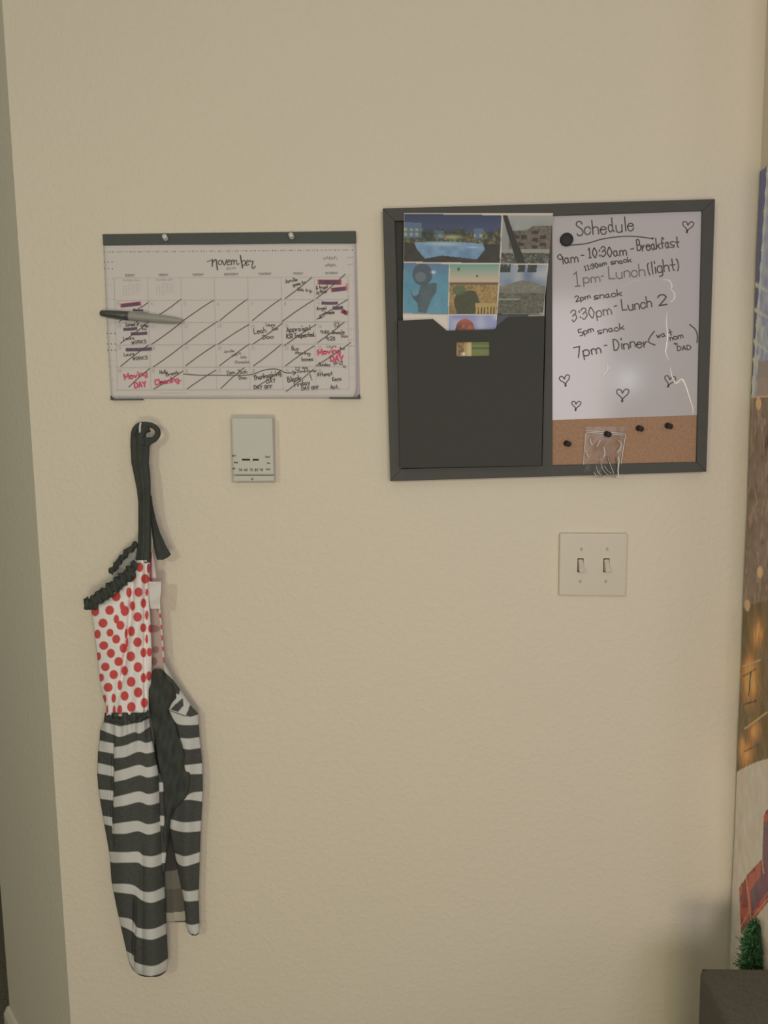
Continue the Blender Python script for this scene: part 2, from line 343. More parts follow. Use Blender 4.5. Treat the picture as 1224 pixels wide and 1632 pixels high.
for (x, y) in ((196, 448), (249, 447)):          # two little month grids
    cw('OCTOBER 2019' if x < 200 else 'DECEMBER 2019', x, y, x+26, y, 2.4, .5, 3, jit=0)
    for r_ in range(6):
        for c_ in range(7):
            if (r_ == 0 and c_ < 2) or (r_ == 5 and c_ > 3): continue
            cdot(x+1+c_*4.2, y+5+r_*3.4, .85, 3)
day = 1
for j in range(5):
    for i in range(7):
        if j == 0 and i < 5: continue
        s = str(day); cw(s, cols[i]+4.5-(1.5-j*.5), rws[j]+8.5, cols[i]+4.5+2.6*len(s)+(.1 if len(s) > 1 else -.6), rws[j]+8.5, 5.2, .65, 3, jit=0); day += 1
sl = [(454, 476, 497, 442), (504, 476, 550, 437), (220, 492, 237, 481), (190, 513, 199, 507), (253, 502, 288, 477), (292, 511, 341, 478), (350, 511, 394, 477), (402, 511, 448, 476), (450, 512, 500, 478), (505, 509, 555, 477),
 (192, 547, 237, 513), (241, 549, 290, 513), (294, 549, 347, 512), (347, 549, 397, 517), (402, 549, 450, 515), (453, 551, 504, 517), (506, 546, 549, 513), (192, 584, 238, 549), (244, 585, 293, 549), (296, 583, 344, 549), (350, 583, 398, 548), (404, 583, 448, 549), (455, 583, 501, 551), (504, 583, 559, 546),
 (205, 617, 239, 587), (245, 620, 292, 591), (298, 620, 344, 590), (352, 619, 389, 586), (408, 617, 448, 590), (456, 624, 500, 588)]
for a in sl:
    x0, y0, x1, y1 = a; t = np.linspace(0, 1, 12); bow = .9*np.sin(math.pi*t)+rng.uniform(-.3, .3, 12)*.4
    cr(np.stack([x0+(x1-x0)*t, y0+(y1-y0)*t+bow*rng.choice([-1, 1])], 1), 1.25, 0)
cr(spline([(292, 596), (318, 598), (345, 598), (375, 598.5), (400, 597), (420, 590), (436, 588), (447, 590), (455, 594), (471, 594)], 6), 1.3, 0)
cr([(466, 591), (472, 594)], 1.2); cr([(472, 594), (467, 598)], 1.2)
# month name
for s, w in (([(330, 417), (337, 414.5)], 1), (spline([(338, 413), (338.5, 420), (338, 424.5)]), 1.7), (spline([(338, 419), (342, 414.5), (345, 415), (345.3, 421), (346.5, 430)]), 1.9), (spline([(351, 414.5), (348, 417.5), (349, 421.5), (352.5, 421), (353.5, 417), (351, 414.5)]), 1.2), (spline([(354.5, 415), (357.5, 422.5), (361, 413.5)]), 1.4),
   (spline([(361.5, 418.5), (366, 416.5), (365, 414), (362, 417), (362.5, 422), (367, 421)]), 1.3), (spline([(368.5, 414.5), (369, 422)]), 1.5), (spline([(369, 417), (372, 414), (373, 421.5)]), 1.3), (spline([(373, 417.5), (376.5, 414.5), (378, 421.5), (381, 420)]), 1.3), (spline([(383, 407), (384.5, 416), (386.5, 427)]), 1.9),
   (spline([(385, 418.5), (388, 415), (391, 417), (390, 422), (386.5, 423)]), 1.3), (spline([(392, 419.5), (396, 417), (394.5, 414.5), (392, 418), (393, 423), (397, 421)]), 1.3), (spline([(398, 414.5), (400, 417), (403.5, 416.5), (401.5, 424), (403.5, 428), (407, 424)]), 1.5)): cr(s, w, 0)
cw('2019', 361, 429.5, 375, 428.8, 3, .7, 2, jit=0)
for (x, y, w) in ((515, 413, 22), (518, 424.5, 17)):       # small unreadable script signature
    t = np.linspace(0, 1, 26); cr(np.stack([x+w*t+1.2*np.sin(t*34), y-2+2.4*np.sin(t*47)+1.1*np.sin(t*20)], 1), .7, 2)
# dot borders
x = 166.
while x < 563:
    sz = .55+.45*abs(math.sin(x*.22)); yy = 401.8-(x-166)*.0085; cdot(x, yy-.2 if x < 340 or x > 385 else yy, sz)
    if int(x*3) % 4 == 0: cdot(x+1.5, yy-7.5+(x % 3)*.5, .55, 3)
    x += 4.6+1.1*math.sin(x*.5)
for (ys_, k) in ((417.5, 3), (428, 3), (444.5, 3), (454, 4), (477, 3), (515, 3), (531.5, 3), (548, 3), (558, 3), (574, 3), (584, 4), (606, 3)):
    for i in range(k):
        xx = 166.5+i*(6 if k == 3 else 4.5)+(ys_-417)*.037; cdot(xx, ys_, .95 if ys_ in (417.5, 428, 531.5, 548, 558) else .6, 4 if ys_ in (417.5, 428, 531.5, 548, 558) else 2)
for ys_ in (394, 411, 422, 438, 448, 472, 503, 525, 542, 552, 570, 580, 602):
    for i in range(3): cdot(555+i*3.6+(ys_-400)*.012, ys_-.6*i, .7 if ys_ in (411, 422, 525, 552) else .5, 4 if ys_ in (411, 422, 542, 552) else 2)
x = 182.
while x < 560:
    cdot(x, 632-(x-182)*.006, .5, 2 if int(x) % 3 else 3); x += 4.1
for k_ in range(20): cdot(254+k_*2.2, 626.6-.02*k_, .5, 2)
# handwriting
for t_, x0, y0, x1, y1, h, w, m in (('Jamille', 455, 451, 474, 447.5, 5.5, .9, 0), ('goes to', 467, 456.5, 487, 451.5, 5, 1, 0), ('bkk trip', 474, 463, 497, 466, 5, .9, 0),
  ('& Angel', 504, 461, 522, 459, 5, 1, 0), ('Jyther', 504, 468.5, 522, 466, 5.5, 1.1, 0), ('Angel', 505, 494, 520, 493.5, 5.5, 1, 0), ('Jewels', 516, 500.5, 533, 500, 5, 1.1, 0), ('JET', 509, 508, 518, 504, 5, 1, 0),
  ('Israel Sr', 200, 520, 222, 518.5, 6, 1, 0), ('ofer', 224, 520, 237, 522, 5, 1, 0), ('to', 226, 526, 233, 526, 4, .9, 0), ('Laura', 197, 542, 214, 540.5, 5, 1, 0), ('WORKS', 210, 548.5, 233, 546.5, 5, 1, 0), ('Laura', 198, 567.5, 214, 566, 5, .9, 0), ('WORKS', 212, 574, 235, 572, 5, 1, 0),
  ('Laura', 424, 519.5, 438, 520, 5, .9, 0), ('Doc', 434, 526.5, 443, 525.5, 4.5, .9, 0), ('Leah', 405, 531.5, 424, 530, 8.5, 1.1, 0), ('Doc', 419, 540.5, 436, 539, 6, 1.1, 0),
  ('Appraisal', 457, 529, 494, 526, 7.5, 1.3, 0), ('RSO Inspected.', 457, 539.5, 503, 535.5, 7, 1.2, 0), ('9:40 Jewels', 511, 532.5, 549, 532, 6, 1, 0), ('Doc', 544, 537.5, 554, 537.5, 4.5, .9, 0), ('9:20', 520, 543, 534, 542.5, 6, 1.1, 0),
  ('Buy', 465, 558, 476, 558, 6.5, 1, 0), ('moving', 471, 564, 494, 565.5, 5.5, 1, 0), ('boxes', 481, 575, 499, 575, 6, 1, 0), ('Laura', 521, 553.5, 536, 553.5, 4, .7, 1), ('to', 541, 557, 549, 557, 4.5, 1, 0), ('Sunday', 508, 583, 526, 583.5, 5, 1, 0), ('10-12', 531, 581.5, 546, 581, 5, 1, 0), ('9', 548, 588, 551, 587, 5, 1, 0),
  ('Jamille', 357, 562, 373, 561, 4, .7, 1), ('goes to', 370, 568, 384, 564, 4, .7, 1), ('bkk', 384, 571, 393, 571, 4, .7, 1), ('Champlain', 375, 579, 398, 578.5, 4, .7, 1),
  ('Holly', 255, 596, 267, 595, 5.5, 1, 0), ('Break', 265, 599.5, 285, 595, 5.5, 1, 0), ('11am', 361, 597, 374, 596, 6, .9, 0), ('Zach', 379, 596, 394, 595, 6.5, 1, 0), ('Doc', 381, 604.5, 393, 604, 5, 1, 0),
  ('Thanksgiving', 405, 606, 448, 597.5, 7.5, 1.3, 0), ('DAY', 425, 611, 439, 609.5, 6, 1.1, 0), ('DAY OFF', 405, 620, 434, 619.5, 5.5, 1.2, 0), ('12 99', 470, 590, 490, 590, 5, .9, 0), ('Conditioner', 474, 593.5, 505, 592.5, 3.4, .9, 0),
  ('Black', 459, 609, 480, 605, 8, 1.4, 0), ('!', 494, 607, 497, 606, 10, 1.3, 0), ('Friday', 470, 616.5, 494, 612, 7.5, 1.3, 0), ('DAY OFF', 481, 622, 508, 620.5, 5.5, 1.2, 0), ('Attempt', 506, 600, 530, 598, 6, 1, 0), ('Keys', 530, 607, 544, 606, 6, 1, 0), ('Apt.', 527, 619.5, 541, 619, 6, 1, 0)):
    cw(t_, x0, y0, x1, y1, h, w, m)
for t_, x0, y0, x1, y1, h, w in (('Moving', 199, 605.5, 234, 598, 8.5, 2.1), ('DAY', 215, 618.5, 233, 616, 8.5, 2.2), ('Cleaning.', 248, 614, 288, 607, 8.5, 2.1), ('Moving', 507, 565.5, 542, 562, 8, 2.3), ('DAY', 527, 575.5, 547, 574.5, 8, 2.5)): cw(t_, x0, y0, x1, y1, h, w, 5)
cr([(552, 452), (551, 461)], 1.1, 5); cr([(555, 452), (554, 461)], 1.1, 5)
def scrib(x0, y0, x1, y1, h, m=6, base_=None):
    n = int(abs(x1-x0)/1.3)*2+1; t = np.linspace(0, 1, n); z = np.where(np.arange(n) % 2 == 0, -.5, .5)*h*(.8+.2*rng.rand(n))
    if base_ is not None: cr([(x0-1, y0), (x1+1.5, y1-.3)], h*1.15, base_, -.00015)
    cr(np.stack([x0+(x1-x0)*t, y0+(y1-y0)*t+z], 1), 1.7, m, .0001)
    cr([(x0, y0), ((x0+x1)/2, (y0+y1)/2+.4), (x1, y1)], h*.9, m, .00005)
scrib(195, 487, 221, 484, 5.5, 6, 5); scrib(213, 494, 227, 495, 4); scrib(198, 525, 217, 523.5, 5); scrib(210, 532, 233, 531, 5); scrib(202, 557.5, 240, 556, 5.5)
scrib(510, 449.5, 540, 450, 7, 6, 5); scrib(531, 462, 549, 460, 6, 6, 5); scrib(514, 483, 537, 483, 5); scrib(532, 491, 545, 490.5, 5.5); scrib(547, 496, 551, 499, 6, 6, 5)
for k in range(9):
    a = k/9*2*math.pi; cr([(537+2.8*math.cos(a), 517+2.8*math.sin(a)), (537+6*math.cos(a), 517+6*math.sin(a))], 1, 1)
cr([(537+2.6*math.cos(a), 517+2.6*math.sin(a)) for a in np.linspace(0, 6.4, 12)], .9, 1)
wr = mb.obj('handwriting', None, cal, mats=mats); tag(wr, 'printed grid, dotted border, black, red and purple handwriting')
# clear push pins in the strip
for i, (x, y) in enumerate(((264, 380), (465, 377.5))):
    mbp = MB(); c = pt(x, y, .0064); mbp.add(*lathe_vf(c, (.12 if i == 0 else 0, -1, .1), [(0, .0042), (.0016, .0045), (.0024, .0026), (.0062, .0022), (.008, .0038), (.0105, .0042), (.0115, .003)], 16))
    o = mbp.obj('push_pin', M['clearpin'], None, True)
    tag(o, 'clear push pin in the %s half of the calendar strip' % ('left' if i == 0 else 'right'), 'push pin', 'clear pins holding the calendar')
# marker pen
a = pt(159.5, 499, .0160); b = pt(291, 511.5, .0120); ax = b-a; L = np.linalg.norm(ax)
pen = thing('marker_pen', 'grey marker pen with black cap lying across the left of the calendar', 'pen', tuple(a))
def lat(name, prof, m): mbx = MB(); mbx.add(*lathe_vf(a, ax, [(h_, r_*1.14) for h_, r_ in prof], 20)); return mbx.obj(name, m, pen, True)
c_ = L*.345; lat('cap', [(0, .0025), (.002, .0043), (.012, .0052), (c_*.6, .0060), (c_, .0066), (c_+.0005, .0056)], M['pencap'])
lat('barrel', [(c_, .0060), (c_+.004, .0062), (L*.7, .0060), (L*.88, .0050), (L*.97, .0034), (L, .0022)], M['penbody'])
mbx = MB(); q = spline([a+ax*.36+np.array([0, -.002, .0066]), a+ax*.50+np.array([0, -.002, .0078]), a+ax*.56+np.array([0, -.002, .0084]), a+ax*.60+np.array([0, -.002, .0066])], 5)
mbx.add(*tube_vf(q, .0011, 8)); mbx.obj('clip', M['penbody'], pen, True)
mbx = MB()
for k in range(4): mbx.add(*lathe_vf(a+ax*(.565+.003*k)+np.array([0, -.0060, .003-.003*k]), (0, -1, 0), [(0, .0008), (.0006, .0008)], 8))
mbx.obj('barrel_mark', M['pencap'], pen)
# ------------------------------------------------------------------ thermostat
th = thing('thermostat', 'small grey-white thermostat below the calendar', 'thermostat', pt(404, 769))
prism('wall_plate', [(367.5, 661.5), (437, 661.5), (438.5, 769), (369.5, 769.5)], 0, .006, M['thermo'], th, .001)
o = prism('cover', [(368.5, 665.5), (434, 666), (436.5, 757), (371, 757)], .006, .024, M['thermo'], th, .0022)
prism('lower_lip', [(371, 757.8), (436.5, 757.8), (437.5, 767), (371.5, 767.5)], .006, .020, M['thermo'], th, .0015)
mbx = MB(); D_ = .0243
for q in ([(385.5, 731.2), (412.5, 731.5), (412.5, 734.3), (385.5, 734)],): mbx.add(P(*np.array(q).T, np.full(4, D_)), [(3, 2, 1, 0)])
o = mbx.obj('scale_slot', M['dark'], th)
v, f = prism_vf([(398.7, 728.8), (402.5, 728.8), (402.5, 734.8), (398.7, 734.8)], .024, .028); obj('set_lever', v, f, M['white'], th)
mbx = MB()
for t_, x0, y0, x1, h in (('80', 370, 727.5, 375.5, 2.4), ('Heat', 373.5, 738, 379, 2.4), ('Off', 370.5, 748, 374.5, 2.4), ('Cool', 423, 729, 429.5, 2.4), ('Fan', 426, 739, 430, 2.4), ('Auto', 424, 748.7, 430.5, 2.4), ('50', 381, 750.5, 386, 3.6), ('60', 389, 750.5, 394.5, 3.6), ('70', 398, 750.5, 403, 3.6), ('80', 406, 750.5, 411, 3.6), ('90', 414, 750.5, 419, 3.6)):
    write(mbx, t_, x0, y0, x1, y0+.1, h, .9, D_, jit=0)
mbx.obj('scale_lettering', M['graymark'], th)
mbx = MB(); mbx.add(*lathe_vf(pt(402, 763.5, .020), (0, -1, 0), [(0, .0022), (.0012, .0019), (.0016, .0006)], 12)); mbx.obj('screw', M['metal'], th, True)
# ------------------------------------------------------------------ switch plate
sw = thing('light_switch', 'almond double light switch plate with two toggles under the board', 'light switch', pt(945, 951))
o = prism('cover_plate', [(892, 849.5), (1001.5, 850), (998.5, 951.5), (890.5, 950)], 0, .0065, M['switch'], sw)
mo = o.modifiers.new('b', 'BEVEL'); mo.width = .0045; mo.segments = 3; mo.limit_method = 'ANGLE'
for (x, y) in ((925.3, 901), (966.6, 901)):
    prism('toggle_slot', [(x-4.8, y-11), (x+4.9, y-11), (x+4.5, y+11), (x-5.1, y+11)], .0063, .0068, M['dark'], sw)
    tp = pt(x, y-8, .0065); wv = .0042
    V = [];
    for (dz, dy) in ((0, 0), (.006, .0), (.019, 0), (.021, .0)): pass
    z0 = tp[2]
    prof = [(0.0022, 0), (-.018, 0), (-.0195, .012), (-.0150, .0135)]       # z, outwards
    for sx_ in (-wv, wv): V += [(tp[0]+sx_*(1 if k < 2 else .85), -.0066-pz, z0+zz) for k, (zz, pz) in enumerate(prof)]
    o = obj('toggle', V, [(0, 1, 2, 3), (7, 6, 5, 4), (0, 4, 5, 1), (1, 5, 6, 2), (2, 6, 7, 3), (3, 7, 4, 0)], M['switch'], sw); bev(o, .0009)
for (x, y) in ((926.5, 875), (967.5, 875), (924.5, 926.5), (965.5, 926.5)):
    mbx = MB(); mbx.add(*lathe_vf(pt(x, y, .0064), (0, -1, 0), [(0, .0032), (.0008, .0030), (.0014, .0018)], 14)); s_ = mbx.obj('screw', M['switch'], sw, True)
    c = pt(x, y, .0079); v, f = box_vf(c[0]-.0004, c[0]+.0006, c[1]-.0001, c[1]+.0003, c[2]-.0024, c[2]+.0024); g_ = obj('screw_slot', v, f, M['graymark'], s_)
# ------------------------------------------------------------------ organiser board
bd = thing('message_board', 'black framed wall organiser with file pocket, whiteboard schedule and cork strip', 'message board', pt(875, 766))
TL, TR, BR_, BL = (610, 332), (1140, 317), (1126, 752), (622, 767)
itl, itr, ibr, ibl = (629, 352), (1119.5, 335.5), (1110.5, 736.5), (640, 747)
prism('frame_rail', [TL, TR, itr, itl], 0, .018, M['blackframe'], bd, .0008); prism('frame_rail', [TR, BR_, ibr, itr], 0, .018, M['blackframe'], bd, .0008)
prism('frame_rail', [BR_, BL, ibl, ibr], 0, .018, M['blackframe'], bd, .0008); prism('frame_rail', [BL, TL, itl, ibl], 0, .018, M['blackframe'], bd, .0008)
prism('back_panel', [(627, 350), (884, 343), (883, 745), (638, 749)], .001, .009, M['pocket'], bd)
prism('centre_stile', [(874, 344), (880, 344), (880.5, 744), (864, 744)], .009, .0178, M['blackframe'], bd)
wb = prism('whiteboard', [(880, 344), (1120.5, 334), (1111.5, 661.5), (880.5, 669.5)], .002, .0135, M['boardwhite'], bd)
prism('cork_strip', [(880.5, 669.5), (1111.5, 661.5), (1110.8, 737.5), (880.5, 744)], .002, .0130, M['cork'], bd)
# pocket front with notch and label slot
outer = [(634, 511), (690, 508.5), (712, 527), (789, 524.5), (812, 505), (868, 503.5), (863, 742), (638, 746)]
hole = [(727.5, 545.5), (780.5, 544.5), (780.5, 567), (727.5, 568)]
bm = bmesh.new(); PD = .028
def loop(pp):
    vs = [bm.verts.new(pt(x, y, PD)) for x, y in pp]; return [bm.edges.new((vs[i], vs[(i+1) % len(vs)])) for i in range(len(vs))]
ed = loop(outer)+loop(hole); bmesh.ops.triangle_fill(bm, use_beauty=True, edges=ed)
r_ = bmesh.ops.extrude_face_region(bm, geom=bm.faces[:]); bmesh.ops.translate(bm, vec=(0, .002, 0), verts=[g for g in r_['geom'] if isinstance(g, bmesh.types.BMVert)])
bmesh.ops.recalc_face_normals(bm, faces=bm.faces); vs = [tuple(x.co) for x in bm.verts]; bm.verts.index_update(); fs = [[x.index for x in f.verts] for f in bm.faces]; bm.free()
pk = obj('file_pocket', vs, fs, M['pocket'], bd)
def side(nm, a, b, th_):
    A = pt(*a, PD-.002); B = pt(*b, PD-.002); q = B-A; n = nrm(np.cross(q, (0, 1, 0)))*th_
    v = [A, B, B+n, A+n]; v += [p+np.array([0, PD-.002-.009, 0]) for p in v]
    return obj(nm, v, [(0, 1, 2, 3), (7, 6, 5, 4), (0, 4, 5, 1), (1, 5, 6, 2), (2, 6, 7, 3), (3, 7, 4, 0)], M['pocket'], pk)
side('pocket_side', (634, 511), (638, 746), .0015); side('pocket_side', (863, 742), (868, 503.5), .0015); side('pocket_bottom', (638, 746), (863, 742), .0015)
# writing on the whiteboard
WD = .0137; mats2 = [M['ink'], M['inkfaint']]; cur = [MB()]
def bw(t_, x0, y0, x1, y1, h, w=2.0, m=0, **k): write(cur[0], t_, x0, y0, x1, y1, h, w, WD, m, **k)
def bc(p_, w=2, m=0): ribbon(cur[0], spline(p_, 7), w, WD, m)
def done(name='text_line'): cur[0].obj(name, None, bd, mats=mats2); cur[0] = MB()
bw('Schedule', 920, 375.5, 1010, 367, 22, 2.0); done()
bc([(908, 391), (935, 388), (960, 381), (990, 377), (1015, 377), (1040, 380.5)], 1.9); disc(cur[0], 1040, 380, 2, WD); done('underline')
bw('9am', 890.5, 421, 921.5, 418, 16); bw('-', 927, 414, 931.5, 413.5, 15); bw('10:30am', 937, 412, 998.5, 406.5, 15.5); bw('-', 1006, 404, 1010.5, 403.5, 15); bw('Breakfast', 1016, 400, 1083, 393.5, 17); done()
bw('11:30am', 932, 432, 967, 422, 7.5, 1.7); bw('snack', 974, 422, 1006, 417, 8.5, 1.7); done()
bw('1', 912, 457, 925, 456, 23, 2, 1); bw('pm', 930, 450.5, 956, 448, 16, 1.9, 1); bw('-', 959, 448, 963, 447.5, 14, 1.9, 1); bw('Lunch', 971, 444.5, 1028, 440, 19, 2, 1); bw('(light)', 1032, 437.5, 1082, 430.5, 19); done()
bw('2pm', 918, 481, 941, 475, 8.5, 1.8); bw('snack', 947, 477, 991, 471, 10.5, 1.8); done()
bw('3:30pm', 912, 512.5, 975, 501.5, 17.5, 2.0, 1); bw('-', 980, 496, 984, 495.5, 15); bw('Lunch', 992, 495, 1039, 489, 17); bw('2', 1051, 488, 1063, 486, 16, 2.3); done()
bw('5pm', 924, 535, 946, 528, 10, 1.7); bw('snack', 953, 532, 995, 525.5, 10.5, 1.7); done()
bw('7pm', 917, 570, 958, 562, 17, 2.0); bw('-', 964, 558, 968, 557.5, 14); bw('Dinner', 979, 558, 1032, 552, 17); bc([(1043, 528), (1036, 537), (1034, 545), (1044, 550)], 2)
bw('wait', 1047, 538.5, 1072, 534, 9.5, 1.7); bw('mom', 1064.5, 543, 1089, 539, 9.5, 1.7); bc([(1075, 547.5), (1079, 548.5)], 3); bw('DAD', 1080, 559, 1101, 556.5, 7, 1.7); bc([(1099, 517), (1108, 525), (1111.5, 535), (1111, 546)], 2); done()
def heart(x, y, s, tilt=0):
    p_ = [(.05, .75), (-.3, .35), (-.85, -.1), (-1.0, -.55), (-.7, -.85), (-.25, -.7), (-.02, -.25), (.25, -.75), (.7, -.98), (1.05, -.7), (.85, -.1), (.4, .35), (.02, .8), (-.12, 1.1), (.02, 1.22), (.14, 1.05), (.02, .8)]
    c_, s_ = math.cos(tilt), math.sin(tilt); bc([(x+s*(a*c_-b2*s_), y+s*(a*s_+b2*c_)) for a, b2 in p_], 1.7); done('heart_doodle')
heart(1096, 361, 8.5, .15); heart(900, 606, 8, -.15); heart(918, 646, 7, .1); heart(992, 629, 9.5, .05); heart(1067, 607, 8.5, .25)
# raised wrinkles in the clear film over the whiteboard, their glint painted white
for p_, w in (([(1055, 446), (1066, 447), (1071, 456), (1068, 462)], .9), ([(1069, 461), (1075, 468), (1074, 477), (1068, 482)], 1.1), ([(1063, 497), (1062, 515), (1064, 535), (1062, 553), (1061, 562), (1066, 575)], 1.3), ([(1068, 585), (1071, 600), (1077, 611), (1084, 606), (1088, 605), (1094, 618), (1099, 634), (1104, 650), (1104, 661)], 1.6), ([(1104, 651), (1110, 648)], 1.2), ([(966, 577), (969, 588), (961, 598), (961, 606)], 1.6), ([(990, 462), (1000, 452), (1020, 446), (1050, 444)], .22)):
    mbx = MB(); q = spline(p_, 6); r2 = w*.00125*np.sin(np.linspace(.35, math.pi-.35, len(q))); W3 = P(q[:, 0], q[:, 1], np.full(len(q), .0136)); mbx.add(*tube_vf(W3, r2, 8, .6)); tag(mbx.obj('film_wrinkle_glint', M['film'], bd, True), 'crease in the clear film with its glint painted white')
# magnet
mbx = MB(); mbx.add(*lathe_vf(pt(902.5, 382.5, .0136), (0, -1, 0), [(0, .0104), (.005, .0104), (.0062, .0092), (.0064, .004)], 28)); o = mbx.obj('magnet', M['rubber'], None, True)
tag(o, 'round black magnet at the top left of the whiteboard', 'magnet')
pins = (((902, 706), 'black push pin nearest the left end of the cork strip'), ((966, 691), 'black push pin holding up the clear bag'), ((1017, 682), 'black push pin just right of the clear bag'), ((1063, 678), 'black push pin nearest the right end of the cork strip'))
for (x, y), lb in pins:
    mbx = MB(); c = pt(x, y, .0131 if x != 966 else .0165); mbx.add(*lathe_vf(c, (.25, -1, -.15), [(0, .0045), (.002, .0048), (.003, .0030), (.007, .0028), (.009, .0044), (.011, .0046), (.0118, .003)], 16))
    tag(mbx.obj('push_pin', M['rubber'], None, True), lb, 'push pin', 'black pins in the cork')
# clear bag
def bagd(S, Y, X): return .0165+.008*np.clip((Y-690)/60, 0, 1)*np.sin(math.pi*S)+.0012*np.sin(X*.16+Y*.05)*np.clip((Y-686)/25, 0, 1)+.002*vnoise(X, Y, 16, 3)
bag = thing('zip_bag', 'small clear zip bag of metal bits hanging from the cork strip', 'bag', pt(960, 762, .015))
rows = [(680, 933.5, 999), (690, 933, 998), (704, 932, 995), (730, 930, 991), (748, 929, 989), (760, 928, 987.5)]
grid('front_film', rows, 1.5, bagd, None, M['bag'], bag); grid('back_film', rows, 6, lambda S, Y, X: .0142+0*S, None, M['bag'], bag)
mbx = MB()
for yy in (687.0, 689.6): q = np.array([(934, yy-.5), (955, yy+.6), (975, yy+2.4), (998, yy+4)]); W3 = P(q[:, 0], q[:, 1], np.full(4, .0178)); mbx.add(*tube_vf(W3, .0006, 6))
mbx.obj('zip_seal', M['film'], bag, True)
for q in ([(941, 699), (942, 706), (945, 709)], [(957, 701), (953, 708), (951, 712)], [(986, 702), (990, 706), (989, 714), (984, 721)], [(962, 712), (964, 722), (962, 730)], [(933.5, 718), (936, 724), (939, 729)], [(985, 728), (986.5, 735), (985, 748), (986, 762)], [(933, 690), (932, 710), (930, 735), (929, 757)], [(997.5, 692), (994.5, 708), (991, 732), (988, 759)]):
    mbx = MB(); q = spline(q, 5); W3 = P(q[:, 0], q[:, 1], np.full(len(q), .0165 if q[0, 0] in (933., 997.5) else .0255)); mbx.add(*tube_vf(W3, .0011 if q[0, 0] == 985. else .0006, 6)); mbx.obj('crease_highlight', M['film'], bag, True)  # white strokes paint highlights along the bag's creases and edges
hooks = ([(946, 752), (950, 758), (957, 760), (963, 757)], [(950, 742), (953, 752), (961, 759)], [(957, 736), (962, 750), (972, 758), (981, 760)], [(968, 728), (973, 742), (979, 756)], [(983, 730), (985, 745), (985, 758)], [(975, 755), (968, 750), (963, 742)])
for k, h_ in enumerate(hooks):
    q = spline(h_, 6); W3 = P(q[:, 0], q[:, 1], np.full(len(q), .0188+.0008*(k % 3))); mbx = MB(); mbx.add(*tube_vf(W3, .0010, 8)); o = mbx.obj('metal_hook', M['metal'], None, True)
    tag(o, 'small curved metal piece inside the clear zip bag', 'hook', 'metal pieces in the clear bag')
# ------------------------------------------------------------------ postcards in the pocket
def rgb(c, n): return np.tile(np.array(c, float), (n, 1))
def mix(a, b, t): t = np.clip(t, 0, 1); t = t[:, None] if t.ndim == 1 else t; return a*(1-t)+np.asarray(b, float)*t
def pool(u, v):                               # u, v in 0..1, v downward
    n = len(u); c = mix(rgb((52, 60, 88), n), (72, 76, 112), v*2.2); N = .5*vnoise(u*60, v*40, 1.6, 5)+.5*vnoise(u*160, v*80, 1.7, 6); N2 = vnoise(u*60, v*40, 4, 8)
    town = (v > .33+.05*np.sin(u*30)) & (v < .60); c = np.where(town[:, None], mix(rgb((60, 60, 50), n), (165, 145, 85), (N-.35)*1.5), c)
    for (x, w, y0) in ((.06, .12, .18), (.36, .05, .35), (.77, .05, .28)):
        m = (abs(u-x) < w) & (v > y0) & (v < .5); c = np.where(m[:, None], mix(rgb((78, 102, 130), n), (190, 165, 90), ((np.sin(u*105) > -.1) & (np.sin(v*62) > -.3))*(.35+N*.6)*(v > y0+.08)), c)
    for x, r_ in ((.28, .05), (.5, .09), (.22, .03), (.9, .04), (.62, .04)): c = mix(c, (40, 52, 48), np.exp(-((u-x)/r_)**2-((v-.42)/.09)**2)*.8)
    c = mix(c, (205, 190, 120), np.exp(-((u-.5)/.10)**2-((v-.47)/.05)**2)*.7)
    c = np.where((v >= .6)[:, None], mix(rgb((66, 60, 52), n), (50, 48, 44), N2), c)
    p = inpoly(u, v, [(.11, .6), (.3, .57), (.55, .57), (.82, .6), (.84, .72), (.76, .93), (.62, .90), (.4, .86), (.22, .93), (.13, .72)])
    c = np.where(p[:, None], mix(mix(rgb((88, 120, 158), n), (112, 145, 178), N2), (150, 170, 175), np.exp(-((u-.4)/.2)**2-((v-.62)/.04)**2)), c)
    c = mix(c, (190, 205, 215), np.exp(-((u-.71)/.06)**2-((v-.68)/.015)**2)*.7); return c
def bldg(u, v):
    n = len(u); N = .4*vnoise(u*50, v*50, 2.5, 2)+.6*vnoise(u*80, v*80, 1.6, 22); N2 = vnoise(u*50, v*20, 5, 4); c = mix(rgb((150, 146, 138), n), (112, 112, 112), N2*1.2*(v*2))
    b = inpoly(u, v, [(.15, .33), (.5, .3), (.62, .22), (1.1, .22), (1.1, .72), (.15, .72)]); c = np.where(b[:, None], mix(rgb((112, 98, 80), n), (74, 66, 56), (N-.4)*2.5), c)
    for (x, y) in ((.68, .35), (.68, .5), (.68, .65), (.84, .45), (.84, .6), (.3, .45), (.45, .45), (.4, .6)): c = mix(c, (50, 42, 36), (np.maximum(abs(u-x)/.06, abs(v-y)/.035) < 1)*.8)
    c = np.where(((v > .7) & (v < .78))[:, None], rgb((142, 134, 120), n), c); c = np.where((v >= .78)[:, None], mix(rgb((66, 62, 52), n), (140, 136, 124), (N-.45)*2.6), c)
    t = abs(u-(.05+.38*v**1.1)) < .045+.05*v; c = np.where(t[:, None], rgb((50, 45, 38), n), c); return c
